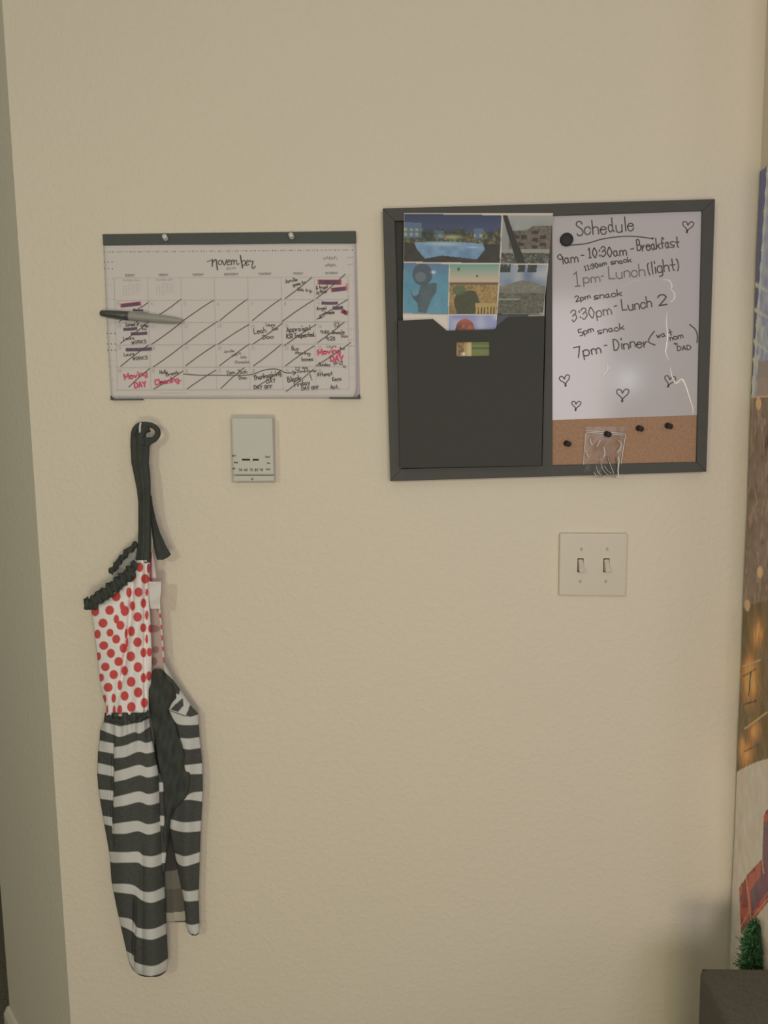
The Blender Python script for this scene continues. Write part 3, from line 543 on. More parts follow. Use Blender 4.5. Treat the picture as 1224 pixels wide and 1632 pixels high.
def swim(u, v):
    n = len(u); N = .6*vnoise(u*40, v*40, 6, 9)+.4*vnoise(u*75, v*75, 1.8, 10); c = mix(rgb((62, 122, 150), n), (102, 150, 172), N*.5+v*.2)
    c = mix(c, (90, 105, 140), np.exp(-(v/.16)**2)*.8)
    b = inpoly(u, v, [(.38, .45), (.5, .40), (.74, .38), (.74, .55), (.62, .72), (.52, .98), (.34, .98), (.32, .80), (.22, .7), (.14, .52), (.24, .66), (.33, .62)])
    c = np.where(b[:, None], mix(rgb((84, 98, 104), n), (60, 76, 84), N), c); c = mix(c, (70, 78, 88), (((u-.42)/.22)**2+((v-.22)/.22)**2 < 1)*.9)
    c = mix(c, (110, 118, 122), (((u-.38)/.12)**2+((v-.27)/.10)**2 < 1)*.6); c = mix(c, (200, 210, 215), np.exp(-((u-.66)/.05)**2-((v-.17)/.03)**2)); return c
def desert(u, v):
    n = len(u); N = .4*vnoise(u*40, v*40, 4, 12)+.6*vnoise(u*80, v*80, 1.9, 13); N2 = vnoise(u*40, v*40, 7, 14); c = mix(rgb((96, 148, 130), n), (188, 160, 132), v/.30)
    c = np.where((v > .36)[:, None], mix(rgb((172, 128, 68), n), (104, 84, 48), (N-.3)*1.6), c); c = np.where(((v > .36) & (v < .41))[:, None], rgb((110, 82, 56), n), c)
    c = mix(c, (58, 62, 42), (((u-.36)/.26)**2+((v-.78)/.26)**2 < .8+.5*N2)*.85); c = mix(c, (78, 96, 58), (((u-.2)/.14)**2+((v-.52)/.1)**2 < 1)*.8)
    r_ = (u > .55) & (v > .78); c = np.where(r_[:, None], mix(rgb((176, 140, 70), n), (70, 50, 34), ((np.sin(u*95) > .45) & (v > .86))*1.), c)
    for x, y, q in ((.18, .10, .028), (.56, .24, .022)): c = np.where(((((u-x)/q)**2+((v-y)/(q*1.3))**2) < 1)[:, None], rgb((74, 84, 72), n), c)
    return c
def land(u, v):
    n = len(u); N = .4*vnoise(u*40, v*40, 3, 21)+.6*vnoise(u*80, v*80, 1.8, 23); N2 = vnoise(u*40, v*40, 8, 24); c = mix(rgb((98, 112, 140), n), (160, 160, 160), (N2-.2)*1.5)
    c = mix(c, (46, 48, 40), ((v < .16) & (((abs(u-.1) < .12) | (abs(u-.45) < .08) | (abs(u-.68) < .10)) & (N < .75)))*.9)
    m = v > .38+.06*np.cos(u*6); c = np.where(m[:, None], mix(rgb((134, 124, 106), n), (92, 92, 78), N), c)
    c = np.where((v > .58)[:, None], mix(rgb((108, 102, 80), n), (60, 62, 48), (N-.2)*1.3), c); c = mix(c, (150, 145, 132), (abs(v-.70-.02*u) < .014)*(u < .45)*.8); return c
def redrock(u, v):
    n = len(u); c = mix(rgb((112, 116, 148), n), (160, 158, 166), vnoise(u*30, v*10, 5, 30)); N = vnoise(u*40, v*14, 2.5, 31)
    return np.where((((u-.35)/.20)**2+((v-1.)/.80)**2 < 1)[:, None], mix(rgb((160, 92, 66), n), (88, 56, 44), N*v*1.3), c)
def card_map(quad, x, y):                     # inverse of a near-rectangular quad
    (x0, y0), (x1, y1), (x2, y2), (x3, y3) = quad; v = np.full(x.shape, .5); u = v.copy()
    for _ in range(6):
        xl = x0+(x3-x0)*v; xr = x1+(x2-x1)*v; u = (x-xl)/(xr-xl); yt = y0+(y1-y0)*u; yb = y3+(y2-y3)*u; v = (y-yt)/(yb-yt)
    return u, v
PH = [([(644, 340.5), (799, 343), (796.5, 419.5), (643.2, 417)], pool), ([(801, 343), (881, 343.5), (875, 420.5), (798, 420)], bldg), ([(643, 419), (715.5, 420.8), (714, 501.5), (642.2, 499)], swim),
      ([(717, 421), (795.8, 420.8), (791.5, 500.6), (715.5, 501)], desert), ([(797.5, 421.3), (873, 422), (865.5, 499.4), (793, 500.6)], land)]
def collage(x, y):
    c = rgb((172, 160, 142), len(x)) + (vnoise(x, y, 20)[:, None]-.5)*6
    for q, fn in PH:
        u, v = card_map(q, x, y); m = (u >= 0) & (u <= 1) & (v >= 0) & (v <= 1); t_ = fn(u[m], v[m]); t_ = (t_*.70+t_.mean(1)[:, None]*.20+np.array((9., 8.6, 7.6)))*np.array((.94, .95, .92)); c[m] = t_
    return c
col_ = thing('photo_leaflet', 'photo collage leaflet with pool and desert pictures, standing in the black pocket', 'leaflet', pt(757, 530, .02))
# leaflet sheet: pictures, cream strip below goes down into the pocket
o = grid('picture_sheet', [(339.5, 643.8, 881.5), (343, 643.7, 881.2), (421, 643, 874.2), (501, 642, 865.6)], 1.0, lambda S, Y, X: .0195+.003*np.sin(math.pi*S)*.6+.0015*(1-(Y-340)/160), collage, M['print'], col_); solid(o, .0004)
prism('lower_flap', [(642, 499), (714.5, 500), (716, 600), (646, 600)], .0183, .0188, M['card'], col_)
def f_rock(x, y): u = (x-714)/78; v = (y-503)/24; c = redrock(u, np.clip(v, 0, 1)); return np.where(((v < 0) | (u < .012) | (u > .985))[:, None], rgb((186, 176, 166), len(x)), np.where((v > 1.2)[:, None], rgb((110, 80, 60), len(x)), c))
o = grid('lower_picture', [(500, 713.5, 792.5), (527, 713.2, 790.5), (542, 713, 790)], 1.0, lambda S, Y, X: .0193+0*S, f_rock, M['print'], col_); solid(o, .0004)
o = prism('cream_envelope', [(643.5, 338), (870, 334.6), (872.5, 345), (866, 560), (652, 560)], .0110, .0118, M['card']); tag(o, 'cream card sheet behind the photo leaflet, its top edge showing', 'card')
o = prism('dark_booklet', [(790, 498), (842, 497.5), (838, 620), (790, 620)], .0125, .0165, mat('slate_cover', alb((62, 62, 66)), .5)); tag(o, 'dark slate booklet low in the pocket at the right of the red rock picture', 'booklet')
def f_slot(x, y):
    n = len(x); N = vnoise(x, y, 4, 41); c = mix(rgb((142, 118, 76), n), (96, 70, 46), (N-.3)*1.6*(x < 740)); c = mix(c, (178, 158, 108), np.exp(-((x-748)/5.)**2)*.8)
    c = np.where((x > 751.5)[:, None], mix(rgb((98, 104, 60), n), (74, 82, 46), ((np.abs(y-555) < 1.2) | (np.abs(y-548) < .6))*1.), c); return mix(c, (190, 190, 200), np.exp(-((x-739)/2.5)**2-((y-564)/2.5)**2))
o = grid('printed_card', [(538, 722, 786), (576, 722, 786)], 1.0, lambda S, Y, X: .0245+0*S, f_slot, M['print']); solid(o, .0004)
tag(o, 'printed card seen through the label slot of the black pocket', 'card')
# ------------------------------------------------------------------ hook and apron
hk = thing('wall_hook', 'small white wall hook carrying the apron strap', 'hook', pt(226, 700))
prism('hook_base', [(216, 672), (236, 672), (236, 712), (216, 712)], 0, .004, M['white'], hk, .001)
mbx = MB(); q = spline([pt(226, 706, .004), pt(226, 708, .014), pt(224.5, 700, .026), pt(223.4, 690, .0345), pt(223.0, 682, .0375), pt(224.2, 673.5, .0370)], 7); mbx.add(*tube_vf(q, np.linspace(.0026, .0017, len(q)), 10)); mbx.obj('hook_prong', M['white'], hk, True)
ap = thing('apron', 'halter apron with red polka-dot bib and black-and-white striped skirt hanging below the calendar', 'apron', pt(235, 1558, .03))
S5 = 5.1
def c2(x, y): return (110+x/S5, 850+y/S5)
def c3(x, y): return (110+x/S5, 1120+y/S5)
def c4(x, y): return (110+x/S5, 1320+y/S5)
dots = [(575,275,28,38),(520,345,26,38),(618,370,32,38),(435,410,25,25),(383,513,36,38),(487,480,22,40),(565,478,32,38),(632,480,12,30),(213,635,32,38),(330,625,35,37),(517,590,20,38),(605,568,22,38),(453,630,32,42),(432,590,18,35),(276,730,36,36),(385,698,22,35),(557,680,34,38),(632,665,14,38),(418,748,32,36),(603,768,24,36),(232,820,26,36),(333,808,28,32),(507,796,28,40),(465,815,12,38),(383,860,32,36),(557,885,34,38),(632,860,12,36),(660,775,16,32),(282,912,36,34),(442,933,30,38),(472,885,9,40),(340,975,32,36),(502,1000,34,40),(605,970,24,38),(653,965,20,36),(240,1000,20,34),(403,1042,34,36),(295,1085,34,34),(560,1088,34,40),(453,1118,26,38),(363,1148,34,36),(262,1172,22,32),(505,1207,34,40),(605,1175,22,38),(650,1160,22,38),(412,1235,18,40),(318,1252,36,36),(562,1293,34,40),(452,1322,32,38),(363,1340,18,36),(288,1345,16,34),(612,1378,28,40),(507,1412,34,40),(413,1437,20,40),(367,1437,12,36),(312,1430,8,34),(645,285,12,38)]
WH = (192, 183, 170); RD = (166, 66, 60)
def bibc(x, y):
    c = rgb(WH, len(x))
    for a, b2, r1, r2 in dots:
        px, py = c2(a, b2); k = ((x-px)/(r1/S5))**2+((y-py)/(r2/S5))**2; c = mix(c, RD, (1.12-k)*6)
    return c
foldx = lambda Y: np.interp(Y, [897, 940, 985, 1030, 1070, 1130], [213, 211, 207, 202, 196, 186])
def bibd(S, Y, X):
    f = X-foldx(Y); d = .040+.016*np.sin(math.pi*np.clip(S, 0, 1))**.6
    d = d-.010*np.exp(-(f/3.5)**2)*(np.clip((1125-Y)/60, .25, 1))+.005*np.exp(-((f-13)/7)**2)-.004*np.exp(-((X-231)/2.5)**2)
    return d+.0022*np.sin(X*.32+Y*.02)*np.clip((Y-1060)/60, 0, 1)+.001*np.sin(Y*.08+X*.1)
bibrows = [(893, 216, 239), (897, 216, 239), (909, 210, 238.5), (922, 206, 237.5), (940, 190, 238), (956, 172, 238), (966, 152, 238.5), (973, 145.3, 239), (999, 149, 240.5), (1036, 153.8, 242), (1075, 158, 242), (1090, 160, 241), (1099, 162, 237.6), (1111, 164, 237.5), (1126, 169, 237.6), (1134, 169.5, 238), (1141, 168.5, 238.5)]
o = grid('bib', bibrows, 1.0, bibd, bibc, M['fabric'], ap); solid(o, .0012)
def backbib(x, y):
    n = len(x); c = rgb((150, 128, 114), n);  # greyed base colour holds the shade inside the bib
    for a, b2, r1, r2 in ((690, 775, 50, 32), (705, 945, 28, 30), (720, 600, 14, 38), (690, 1040, 30, 34)): px, py = c2(a, b2); c = mix(c, (128, 92, 84), (1.1-((x-px)/(r1/S5))**2-((y-py)/(r2/S5))**2)*3)
    rs = np.interp(y, [890, 972, 1058], [247, 255.5, 262.5]); ed = x > rs-2.2; c = np.where(ed[:, None], mix(rgb((180, 160, 145), n), (158, 70, 66), (np.sin(y*.36) > .2)*1.), c)
    return np.where((y < 927)[:, None], mix(rgb((178, 160, 152), n), (150, 80, 76), (abs(x-240.5) < 1.5)*.8+(y > 922)*.6), c)
o = grid('bib_back', [(880, 239.5, 243), (893, 238, 245.5), (927, 236, 250), (972, 236, 256), (1010, 238, 259), (1058, 240, 262.5), (1075, 240, 268)], 1.2, lambda S, Y, X: .026+.004*S+.003*np.sin(math.pi*S), backbib, M['fabric'], ap); solid(o, .0012)
o = grid('care_label', [(927, 237, 257), (940, 237.2, 256.6), (956, 238, 255.2), (971, 240, 255.4)], 1.5, lambda S, Y, X: .050+.0014*np.sin(Y*.2+X*.1), None, M['tagcloth'], ap); solid(o, .0005); tag(o, 'white care label')
# striped skirt
def bands(L_, conv): return [[(*conv(x, t),) + (conv(x, b2)[1],) for x, t, b2 in bnd] for bnd in L_]
LB = bands([[(245,150,215),(365,178,262),(420,190,277),(530,168,240),(575,160,250),(650,128,200),(700,120,190)], [(240,305,392),(364,330,415),(366,362,452),(460,345,440),(560,308,400),(630,325,412),(710,300,395)], [(225,486,573),(364,518,600),(366,560,643),(460,535,625),(570,505,590),(640,525,608),(740,495,585)],
  [(235,703,778),(360,715,795),(362,768,850),(460,745,835),(570,720,808),(650,742,832),(750,712,808)], [(270,916,983),(350,932,1003),(352,985,1065),(460,970,1065),(560,960,1045),(650,988,1072),(770,955,1035)], [(325,1208,1285),(360,1212,1300),(460,1215,1300),(560,1210,1300),(600,1238,1325),(680,1247,1338),(780,1216,1305)]], c3)
LB += bands([[(345,452,515),(460,452,530),(530,466,542),(600,512,590),(680,515,605),(790,468,562)], [(390,718,780),(490,735,825),(525,760,850),(560,808,885),(680,818,905),(800,768,855)], [(460,995,1300),(520,1030,1300),(535,1085,1300),(640,1118,1300),(720,1110,1300),(810,1055,1300)]], c4)
BK = (61, 61, 54); SW = (164, 159, 147)
def bcurve(b2, x):                        # smooth band edges, broken where a fold steps
    seg = [[b2[0]]]
    for a_, c_ in zip(b2[:-1], b2[1:]):
        if c_[0]-a_[0] < 1.0: seg.append([c_])
        else: seg[-1].append(c_)
    sp = []
    for g in seg:
        for p_ in (spline(g, 6) if len(g) > 2 else np.array(g, float)): sp.append(p_)
    sp = np.array(sp); return np.interp(x, sp[:, 0], sp[:, 1]), np.interp(x, sp[:, 0], sp[:, 2])
def stripec(bl):
    def f(x, y):
        c = rgb(BK, len(x))+(vnoise(x, y, 1.6, 3)[:, None]-.5)*9
        for b2 in bl:
            t, u = bcurve(b2, x); k = np.clip(np.minimum(y-t, u-y)+.5, 0, 1); c = mix(c, SW, k)
        return c
    return f
hemc = lambda f, hem: (lambda x, y: np.where((y > hem(x))[:, None], rgb((70, 58, 50), len(x)), f(x, y)))
lrows = [(1136, 167, 238), (1145, 166, 238.5), (1149, 165.9, 238.7), (1163, 159.5, 240.5), (1178, 158.5, 243), (1200, 156, 247.5), (1233, 154.8, 253.4), (1261, 157, 256), (1302, 164, 258), (1330, 169, 259), (1361, 174.5, 260), (1404, 177.6, 262.5), (1445, 185.5, 264), (1492, 196, 266), (1520, 202.5, 267.5), (1535, 206, 267.8), (1545, 211, 267), (1550, 215.5, 263), (1554.5, 222, 257), (1557.5, 233, 249)]
def lfold(Y): return np.interp(Y, [1140, 1300, 1361, 1420, 1460, 1500, 1557], [182, 179, 181, 216, 216, 214, 213])
def lskd(S, Y, X):
    g = np.clip((Y-1140)/70, 0, 1); d = .036+.024*np.sin(math.pi*np.clip(S, 0, 1))**.55
    d = d-.008*g*np.exp(-((X-lfold(Y)+1)/2.6)**2)*np.clip((np.abs(Y-1390)-28)/25, 0, 1)+.0035*g*np.sin((X-182)*.13)+.0030*np.sin((X-165)*.42)*(1-g)
    d = d-.005*np.clip((Y-1330)/60, 0, 1)*np.exp(-((X-226+.0*Y)/4)**2)
    return d+.0012*np.sin(Y*.05+X*.06)
o = grid('skirt_panel', lrows, 1.0, lskd, hemc(stripec(LB), lambda x: np.interp(x, [206, 216, 239, 255, 268], [1533, 1551.3, 1555.9, 1552.5, 1545])), M['fabric'], ap); solid(o, .0012)
# second edge of the front panel, one narrow fold behind
EB = [[(255, 1247, 1262), (270, 1246, 1261)], [(255, 1300, 1316), (270, 1300.5, 1316.5)], [(255, 1359, 1376), (270, 1359, 1375)]]
o = grid('skirt_fold', [(1232, 250, 256), (1246, 252, 260.5), (1300, 254, 262.5), (1359, 256, 265.3), (1376, 257, 263.5), (1390, 258, 262)], 1.2, lambda S, Y, X: .041+.003*np.sin(math.pi*S), stripec(EB), M['fabric'], ap); solid(o, .001)
# right hand panel
RB = bands([[(790,52,60),(870,85,165),(960,112,182),(1055,92,178)], [(890,285,350),(920,287,370),(980,290,380),(1065,278,368)], [(960,505,560),(985,503,580),(1090,490,578)], [(930,792,792),(990,735,790),(1095,720,806)], [(805,943,1000),(840,950,1030),(940,972,1052),(1080,958,1044)], [(855,1222,1240),(890,1232,1310),(950,1247,1328),(1070,1212,1292)]], c3)
RB += bands([[(910,493,540),(935,505,587),(980,512,595),(1060,498,588)], [(945,772,900),(1000,785,900),(1065,772,900)]], c4)
rs_ = stripec(RB)
def rightc(x, y):
    c = rs_(x, y); up = y < c3(0, 95)[1]; w = rgb(SW, len(x))
    for poly in ([(760,1110),(850,1195),(905,1270),(893,1312),(845,1290),(800,1200)], [(862,1392),(925,1338),(932,1400),(885,1452),(825,1432)], [(985,1392),(1055,1470),(990,1492),(950,1482)]):
        w = np.where(inpoly(x, y, [c2(*p_) for p_ in poly])[:, None], rgb(BK, len(x)), w)
    q = inpoly(x, y, [c2(*p_) for p_ in [(700,1000),(1100,1000),(1100,1488),(985,1495),(900,1465),(805,1432),(700,1380)]]); return np.where(q[:, None], w, c)
rr = [(1056, 258, 262.5), (1064, 258, 267.5), (1080, 258, 275), (1099, 259, 287.5), (1122, 260, 304), (1131, 260, 311), (1138, 261, 316), (1175, 262, 318), (1216, 263, 322.4), (1261, 264, 323.3), (1308, 267, 320.8), (1340, 273, 319.3), (1361, 278.6, 318.8), (1394, 284.5, 317.6), (1417, 289.4, 316.8), (1436, 293.3, 316.6), (1473, 296.3, 317.8), (1483, 299, 318.2), (1487.5, 301.5, 317.5), (1491, 306, 313)]
def rskd(S, Y, X): return .022+.014*np.sin(math.pi*np.clip(S, 0, 1))**.6+.0025*np.sin(X*.22+Y*.004)*np.clip((Y-1140)/60, 0, 1)
o = grid('skirt_panel', rr, 1.0, rskd, hemc(rightc, lambda x: np.interp(x, [296, 303, 312, 318], [1478, 1488, 1489.5, 1486])), M['fabric'], ap); solid(o, .0012)
# inner layer, faded wrong side of the cloth, its shade mixed into the colours
def innerc(x, y):
    n = len(x); c = rgb((60, 58, 50), n)
    for t, b2, cc in ((1385, 1416, (98, 93, 80)), (1416, 1453.5, (84, 79, 66)), (1453.5, 1468, (148, 139, 118)), (1468, 1480, (64, 56, 48))):
        tt = t+(3-(x-265)*.12 if t == 1385 else 0); c = np.where(((y >= tt+np.sin(x*.1)) & (y < b2+1.2))[:, None], rgb(cc, n), c)
    return c
o = grid('skirt_lining', [(1120, 244, 300), (1300, 250, 302), (1440, 252, 302), (1470.5, 255, 303)], 1.3, lambda S, Y, X: .012+.004*np.sin(X*.15), innerc, M['fabric'], ap); solid(o, .001); tag(o, 'faded inside face of the skirt with its shade painted in')
# black cloth parts
def cloth(name, rows, dfun, step=2.2, t=.002): o = grid(name, rows, step, dfun, None, M['blackcloth'], ap); solid(o, t); return o
cloth('waist_tie', [(1066, 248, 256), (1070, 243, 261), (1080, 240, 267), (1092, 238.5, 275), (1105, 237.5, 283), (1112, 237, 282), (1120, 237, 274), (1131, 238, 268.5), (1142, 240, 274), (1155, 242.5, 280.5), (1177, 246, 287), (1198, 250, 292), (1218, 252.5, 299.5), (1233, 254, 302.5), (1247, 255, 301.5), (1261, 256, 301), (1270, 256.5, 297), (1276, 257, 291), (1290, 258, 279), (1305, 258.5, 272), (1360, 259.5, 267)],
      lambda S, Y, X: .037+.007*np.sin(math.pi*S)**.7+.0028*np.sin(X*.30+Y*.07)+.0022*np.sin(Y*.13-X*.2))
cloth('neck_strap', [(697, 208, 240), (704, 207.8, 241), (712, 207.9, 238.5), (722, 208.5, 238), (738, 209.3, 237), (752, 212.5, 239), (765, 215, 239.8), (780, 218, 240.2), (800, 220.3, 240.5), (840, 220.3, 240.8), (866, 219.8, 241), (885, 217, 240.8), (893, 216, 240.5), (897.5, 232, 238.5)],
      lambda S, Y, X: .026+.012*sstep(700, 870, Y)*1.5+.011*np.sin(math.pi*S)**.6+.0015*np.sin(S*14+Y*.01), 1.5)
cloth('strap_tail', [(790, 238, 241), (800, 238, 242.5), (830, 240, 249), (850, 242, 255.5), (870, 245, 264.5), (880, 247, 270.5), (884, 248, 272.5), (888, 249.5, 268), (892, 250, 260)], lambda S, Y, X: .030+.006*np.sin(math.pi*S)**.6+.0015*np.sin(S*9), 1.5)
mbx = MB()
def knot(p_, r1, r2=None, fl=1.0, n=7):
    q = spline(p_, n); W3 = P(q[:, 0], q[:, 1], q[:, 2]); mbx.add(*tube_vf(W3, np.interp(np.linspace(0, 1, len(q)), [0, .5, 1], [r1, r2 or r1, r1]), 12, fl))
knot([(214, 712, .028), (213, 697, .029), (215, 685, .031), (222, 678, .032), (232, 676.5, .031), (243, 678.5, .029), (250, 684, .027), (251.5, 692, .026), (247, 699, .027), (240, 703, .029), (232, 709, .030)], .0052, .0044)
knot([(226, 708, .031), (225, 696, .031), (229, 685, .030), (236, 681, .029)], .0085, .0068)
knot([(218, 712, .026), (219, 696, .026), (223, 684, .026)], .006)
mbx.obj('strap_loop', M['blackcloth'], ap, True)
def ruffle(name, path, hw, d0, seed, pts=None):
    q = spline(path, 14); t = np.gradient(q, axis=0); t /= np.linalg.norm(t, axis=1)[:, None]; n = np.stack([-t[:, 1], t[:, 0]], 1); k = len(q); s = np.cumsum(np.r_[0, np.linalg.norm(np.diff(q, axis=0), axis=1)])
    r3 = np.random.RandomState(seed); ph = np.interp(s, np.arange(0, s[-1]+20, 6), np.cumsum(r3.uniform(3.6, 6.4, len(np.arange(0, s[-1]+20, 6))))); m = 11; V = []
    for j in range(m):
        w = (j/(m-1)-.5)*2; edge = abs(w)**2; off = w*hw*(1+.15*np.sin(ph*.83+w)*edge+.10*np.sin(ph*.37+2*w)+.05*np.sin(ph*2.3))+1.1*np.sin(ph*.55)*edge
        dd = d0+.0045*(1-w*w)+.0036*np.sin(ph*.83+w*1.4)*(.35+edge)+.0022*np.sin(ph*.37-w); V.append(P(q[:, 0]+n[:, 0]*off, q[:, 1]+n[:, 1]*off, dd))
    V = np.array(V).transpose(1, 0, 2).reshape(-1, 3); f = [(i*m+j, i*m+j+1, (i+1)*m+j+1, (i+1)*m+j) for i in range(k-1) for j in range(m-1)]
    o = obj(name, V, f, M['blackcloth'], ap, True); solid(o, .0015, 0)
ruffle('ruffle', [(134, 963), (145, 962), (160, 951), (178, 938), (195, 924), (210, 911), (220, 899)], 9.6, .050, 1)
ruffle('ruffle', [(176, 914), (183, 904), (193, 891), (206, 877), (219, 866)], 4.6, .036, 5)
ruffle('ruffle', [(167, 1144), (180, 1147), (192, 1149), (206, 1144), (216, 1148), (226, 1144), (238, 1136)], 4.2, .056, 9)
def liningc(x, y): return rgb((142, 138, 124), len(x))
o = grid('bib_lining', [(870, 216, 222), (885, 202, 222), (900, 190, 222), (915, 182, 215), (925, 178, 200)], 1.5, lambda S, Y, X: .028+0*S, liningc, M['fabric'], ap); solid(o, .001)
# ------------------------------------------------------------------ foil door cover on the right wall
zt = float(pt(1211, 275)[2]); ys = np.linspace(-.006, -.166, 90); zs = np.linspace(zt, .10, 640)
Yg, Zg = np.meshgrid(ys, zs); Xg = XR-.0035-.0012*np.sin(Zg*23+Yg*31)*np.clip((-Yg)/.02, 0, 1)-.002*vnoise(Yg*900, Zg*900, 18, 2)*np.clip(-Yg/.03, 0, 1)
Vg = np.stack([Xg, Yg, Zg], -1).reshape(-1, 3); px, py = proj(Vg); ex = px-np.interp(py, [0, 1632], [1221.5, 1159.2])      # pixels right of the corner
n = len(px); c = rgb((118, 100, 78), n); LIFT = 1.12
N = vnoise(px, py, 9, 50); N3 = vnoise(px*2.6, py*.5, 7, 52)
top = py < 632; c = np.where(top[:, None], mix(rgb((124, 124, 162), n), (172, 174, 204), N3), c)
edge = np.interp(py, [275, 400, 520, 600, 640], [11, 7.5, 3.5, 1.5, 0]); c = np.where((top & (ex < edge))[:, None], rgb((70, 74, 112), n), c)
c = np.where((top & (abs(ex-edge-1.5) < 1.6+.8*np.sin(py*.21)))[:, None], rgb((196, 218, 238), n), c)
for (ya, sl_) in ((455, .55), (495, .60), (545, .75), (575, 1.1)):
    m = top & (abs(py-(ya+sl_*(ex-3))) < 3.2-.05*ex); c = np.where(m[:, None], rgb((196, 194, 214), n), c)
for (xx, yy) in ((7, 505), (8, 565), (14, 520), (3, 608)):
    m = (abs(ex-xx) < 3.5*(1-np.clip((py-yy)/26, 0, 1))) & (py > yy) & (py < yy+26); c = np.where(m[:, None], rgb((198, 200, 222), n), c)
c = np.where(((py > 575) & (py <= 632) & (ex > 9))[:, None], rgb((138, 122, 112), n), c)
mid = (py >= 632) & (py < 968); c = np.where(mid[:, None], mix(rgb((122, 104, 92), n), (98, 84, 68), N*.9), c); c = mix(c, (150, 126, 110), mid*(N3 > .72)*(.6))
c = np.where((abs(py-632) < 1.2)[:, None], rgb((176, 150, 128), n), c)
gold = py >= 968-ex*.3
glow = np.zeros(n)  # orange foil reflections painted into the colour
for (xx, yy, sx, sy) in ((16, 1088, 12, 34), (10, 1070, 7, 22), (14, 1203, 9, 20), (24, 1010, 9, 22), (5, 1188, 4, 14), (26, 1165, 8, 14)): glow += np.exp(-((ex-xx)/sx)**2-((py-yy)/sy)**2)
FN = vnoise(px*3, py*.35, 6, 61); c = np.where(gold[:, None], mix(rgb((98, 82, 52), n), (232, 152, 84), np.clip(glow, 0, 1)*(.45+.75*FN)), c)
for (x0_, y0_, x1_, y1_, cc) in ((2, 1062, 30, 1052, (190, 150, 110)), (4, 1078, 24, 1066, (70, 58, 36)), (6, 1123, 26, 1117, (60, 48, 30)), (10, 1161, 44, 1136, (196, 156, 110)), (16, 1072, 14, 1110, (72, 56, 34)), (10, 1198, 34, 1186, (84, 66, 38))):  # foil creases drawn as light and dark colour lines
    tt = np.clip(((ex-x0_)*(x1_-x0_)+(py-y0_)*(y1_-y0_))/((x1_-x0_)**2+(y1_-y0_)**2), 0, 1); c = np.where((np.hypot(ex-x0_-tt*(x1_-x0_), py-y0_-tt*(y1_-y0_)) < 1.0)[:, None], rgb(cc, n), c)
hill = 1230-ex*.62+.004*ex**2; snow = py > hill; c = np.where(snow[:, None], mix(rgb((222, 160, 142), n), (230, 174, 158), N3), c)
for (xx, yy) in ((1209, 643), (1211, 912), (1191, 965)): c = np.where(((((px-xx)/4.3)**2+((py-yy)/9.5)**2) < 1)[:, None], rgb((240, 150, 112), n), c)
# printed scarf
s1 = inpoly(px, py, [(1178, 1415), (1192, 1393), (1215, 1368), (1217, 1300), (1222, 1290), (1300, 1290), (1300, 1420), (1224, 1438), (1205, 1462), (1196, 1470), (1181, 1488)])
sc = mix(rgb((160, 68, 48), n), (122, 46, 42), (N > .5)*1.); s2 = inpoly(px, py, [(1196, 1420), (1212, 1395), (1218, 1310), (1300, 1290), (1300, 1415), (1222, 1422), (1198, 1455)]); sc = np.where(s2[:, None], mix(rgb((84, 56, 72), n), (108, 58, 66), N), sc)
for (x0, y0, x1, y1) in ((1189, 1395, 1196, 1462), (1213, 1355, 1217, 1392), (1180, 1478, 1196, 1448), (1196, 1466, 1224, 1432)):
    tt = np.clip(((px-x0)*(x1-x0)+(py-y0)*(y1-y0))/((x1-x0)**2+(y1-y0)**2), 0, 1); sc = np.where((np.hypot(px-x0-tt*(x1-x0), py-y0-tt*(y1-y0)) < .9)[:, None], rgb((205, 125, 95), n), sc)
c = np.where(s1[:, None], sc, c)
fl = []; mi = []; nx_ = len(ys); foilmask = ((py >= 600) & ~snow & ((py > 632) | (ex > 9)))
for i in range(len(zs)-1):
    for j in range(nx_-1): a_ = i*nx_+j; fl.append((a_, a_+1, a_+nx_+1, a_+nx_)); mi.append(1 if foilmask[a_] else 0)
fl = [q[::-1] for q in fl]
po = obj('door_cover', Vg, fl, None, None, True, [M['sheet'], M['foil']], mi); setcol(po, np.clip(alb(c)*LIFT, 0, .9)); solid(po, .001)
tag(po, 'foil winter-scene door cover with snow and plaid scarf, taped to the right wall', 'door cover')
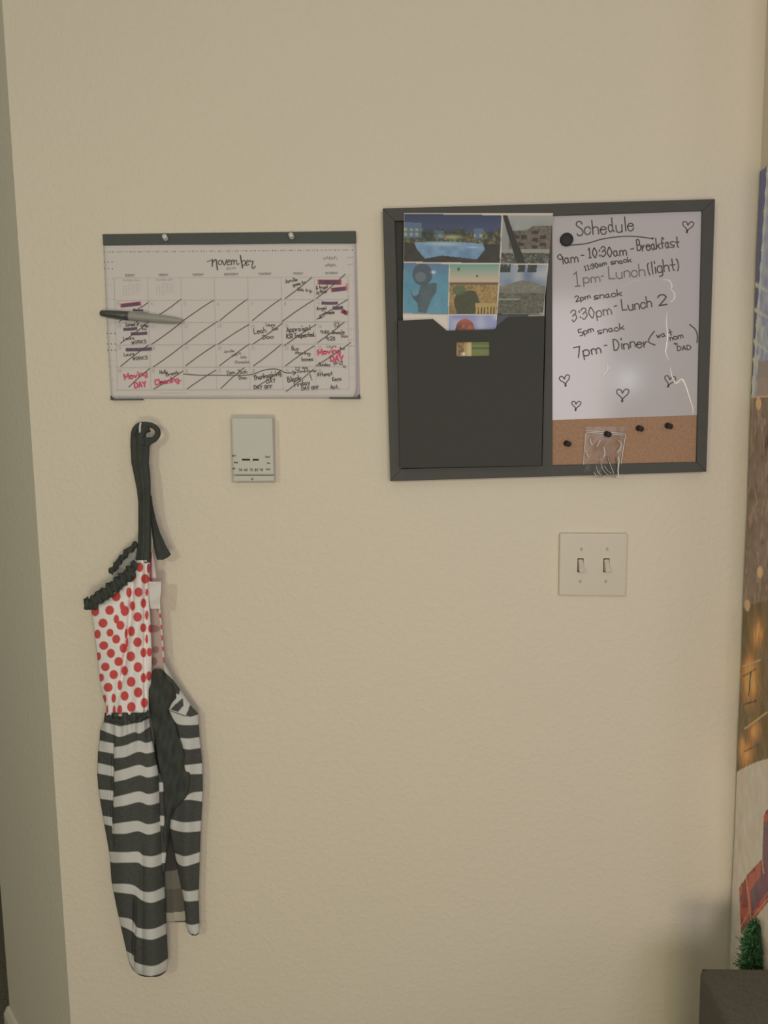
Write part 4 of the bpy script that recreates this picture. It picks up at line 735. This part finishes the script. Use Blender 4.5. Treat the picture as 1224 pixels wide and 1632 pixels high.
# tinsel
mbx = MB(); zc = []
tb = proj; 
def onR(px_, py_, off):                    # point off the right wall
    r = ray(px_, py_); t = (XR-off-CAM[0])/r[0]; return CAM+r*t
path = [onR(1204, 1472, .010), onR(1200, 1500, .013), onR(1197, 1530, .016), onR(1193, 1600, .020), onR(1190, 1680, .022)]
path = spline(path, 12); rad = np.interp(np.linspace(0, 1, len(path)), [0, .12, .5, 1], [.007, .015, .024, .030])
r3 = np.random.RandomState(3)
for i, (p_, r4) in enumerate(zip(path, rad)):
    for k in range(120):
        d_ = nrm(r3.normal(size=3)*np.array([.45, 1, 1])); q0 = p_+r3.uniform(-.004, .004, 3); q1 = q0+d_*r4*r3.uniform(.6, 1.15)
        q1[0] = min(q1[0], XR-.0055); q0[0] = min(q0[0], XR-.0055); s_ = nrm(np.cross(d_, r3.normal(size=3)))*.0016; q2 = q1+s_; q3 = q0+s_
        for qq in (q2, q3): qq[0] = min(qq[0], XR-.005)
        mbx.add([q0, q1, q2, q3], [(0, 1, 2, 3)])
tn = mbx.obj('tinsel_garland', M['tinsel'], None)
tag(tn, 'green tinsel garland on the door cover behind the dark grey chair', 'tinsel')
# ------------------------------------------------------------------ dark grey armchair in the corner
yb = -.19
tb_ = pt(1113, 1539, -yb); tz = float(tb_[2]); x0 = float(tb_[0]); cw_ = .80
ac = thing('armchair', 'dark charcoal upholstered armchair, top corner of its back at the lower right', 'armchair', (x0+cw_/2, yb-.4, 0))
def cushion(name, a, b=.015, seg=4):
    v, f = box_vf(*a); o = obj(name, v, f, M['sofa'], ac, False); m = o.modifiers.new('b', 'BEVEL'); m.width = b; m.segments = seg
    for p_ in o.data.polygons: p_.use_smooth = True
    return o
cushion('backrest', (x0, x0+cw_, yb-.20, yb, .16, tz), .012)
cushion('arm', (x0, x0+.14, yb-.80, yb-.201, .16, .56), .02); cushion('arm', (x0+cw_-.14, x0+cw_, yb-.80, yb-.201, .16, .56), .02)
cushion('seat', (x0+.141, x0+cw_-.141, yb-.80, yb-.201, .16, .44), .03)
mbx = MB(); z_ = tz-.006
mbx.add(*tube_vf([(x0+.006, yb-.196, z_), (x0+.006, yb-.006, z_), (x0+cw_-.006, yb-.006, z_), (x0+cw_-.006, yb-.196, z_)], .0035, 8)); mbx.obj('piping', M['sofa'], ac, True)
for sx_ in (x0+.05, x0+cw_-.05):
    for sy_ in (yb-.05, yb-.75): mbx = MB(); mbx.add(*lathe_vf((sx_, sy_, 0), (0, 0, 1), [(0, .015), (.16, .024)], 14)); mbx.obj('leg', M['blackframe'], ac, True)
for o in bpy.data.objects:
    if '_o' in o: del o['_o']
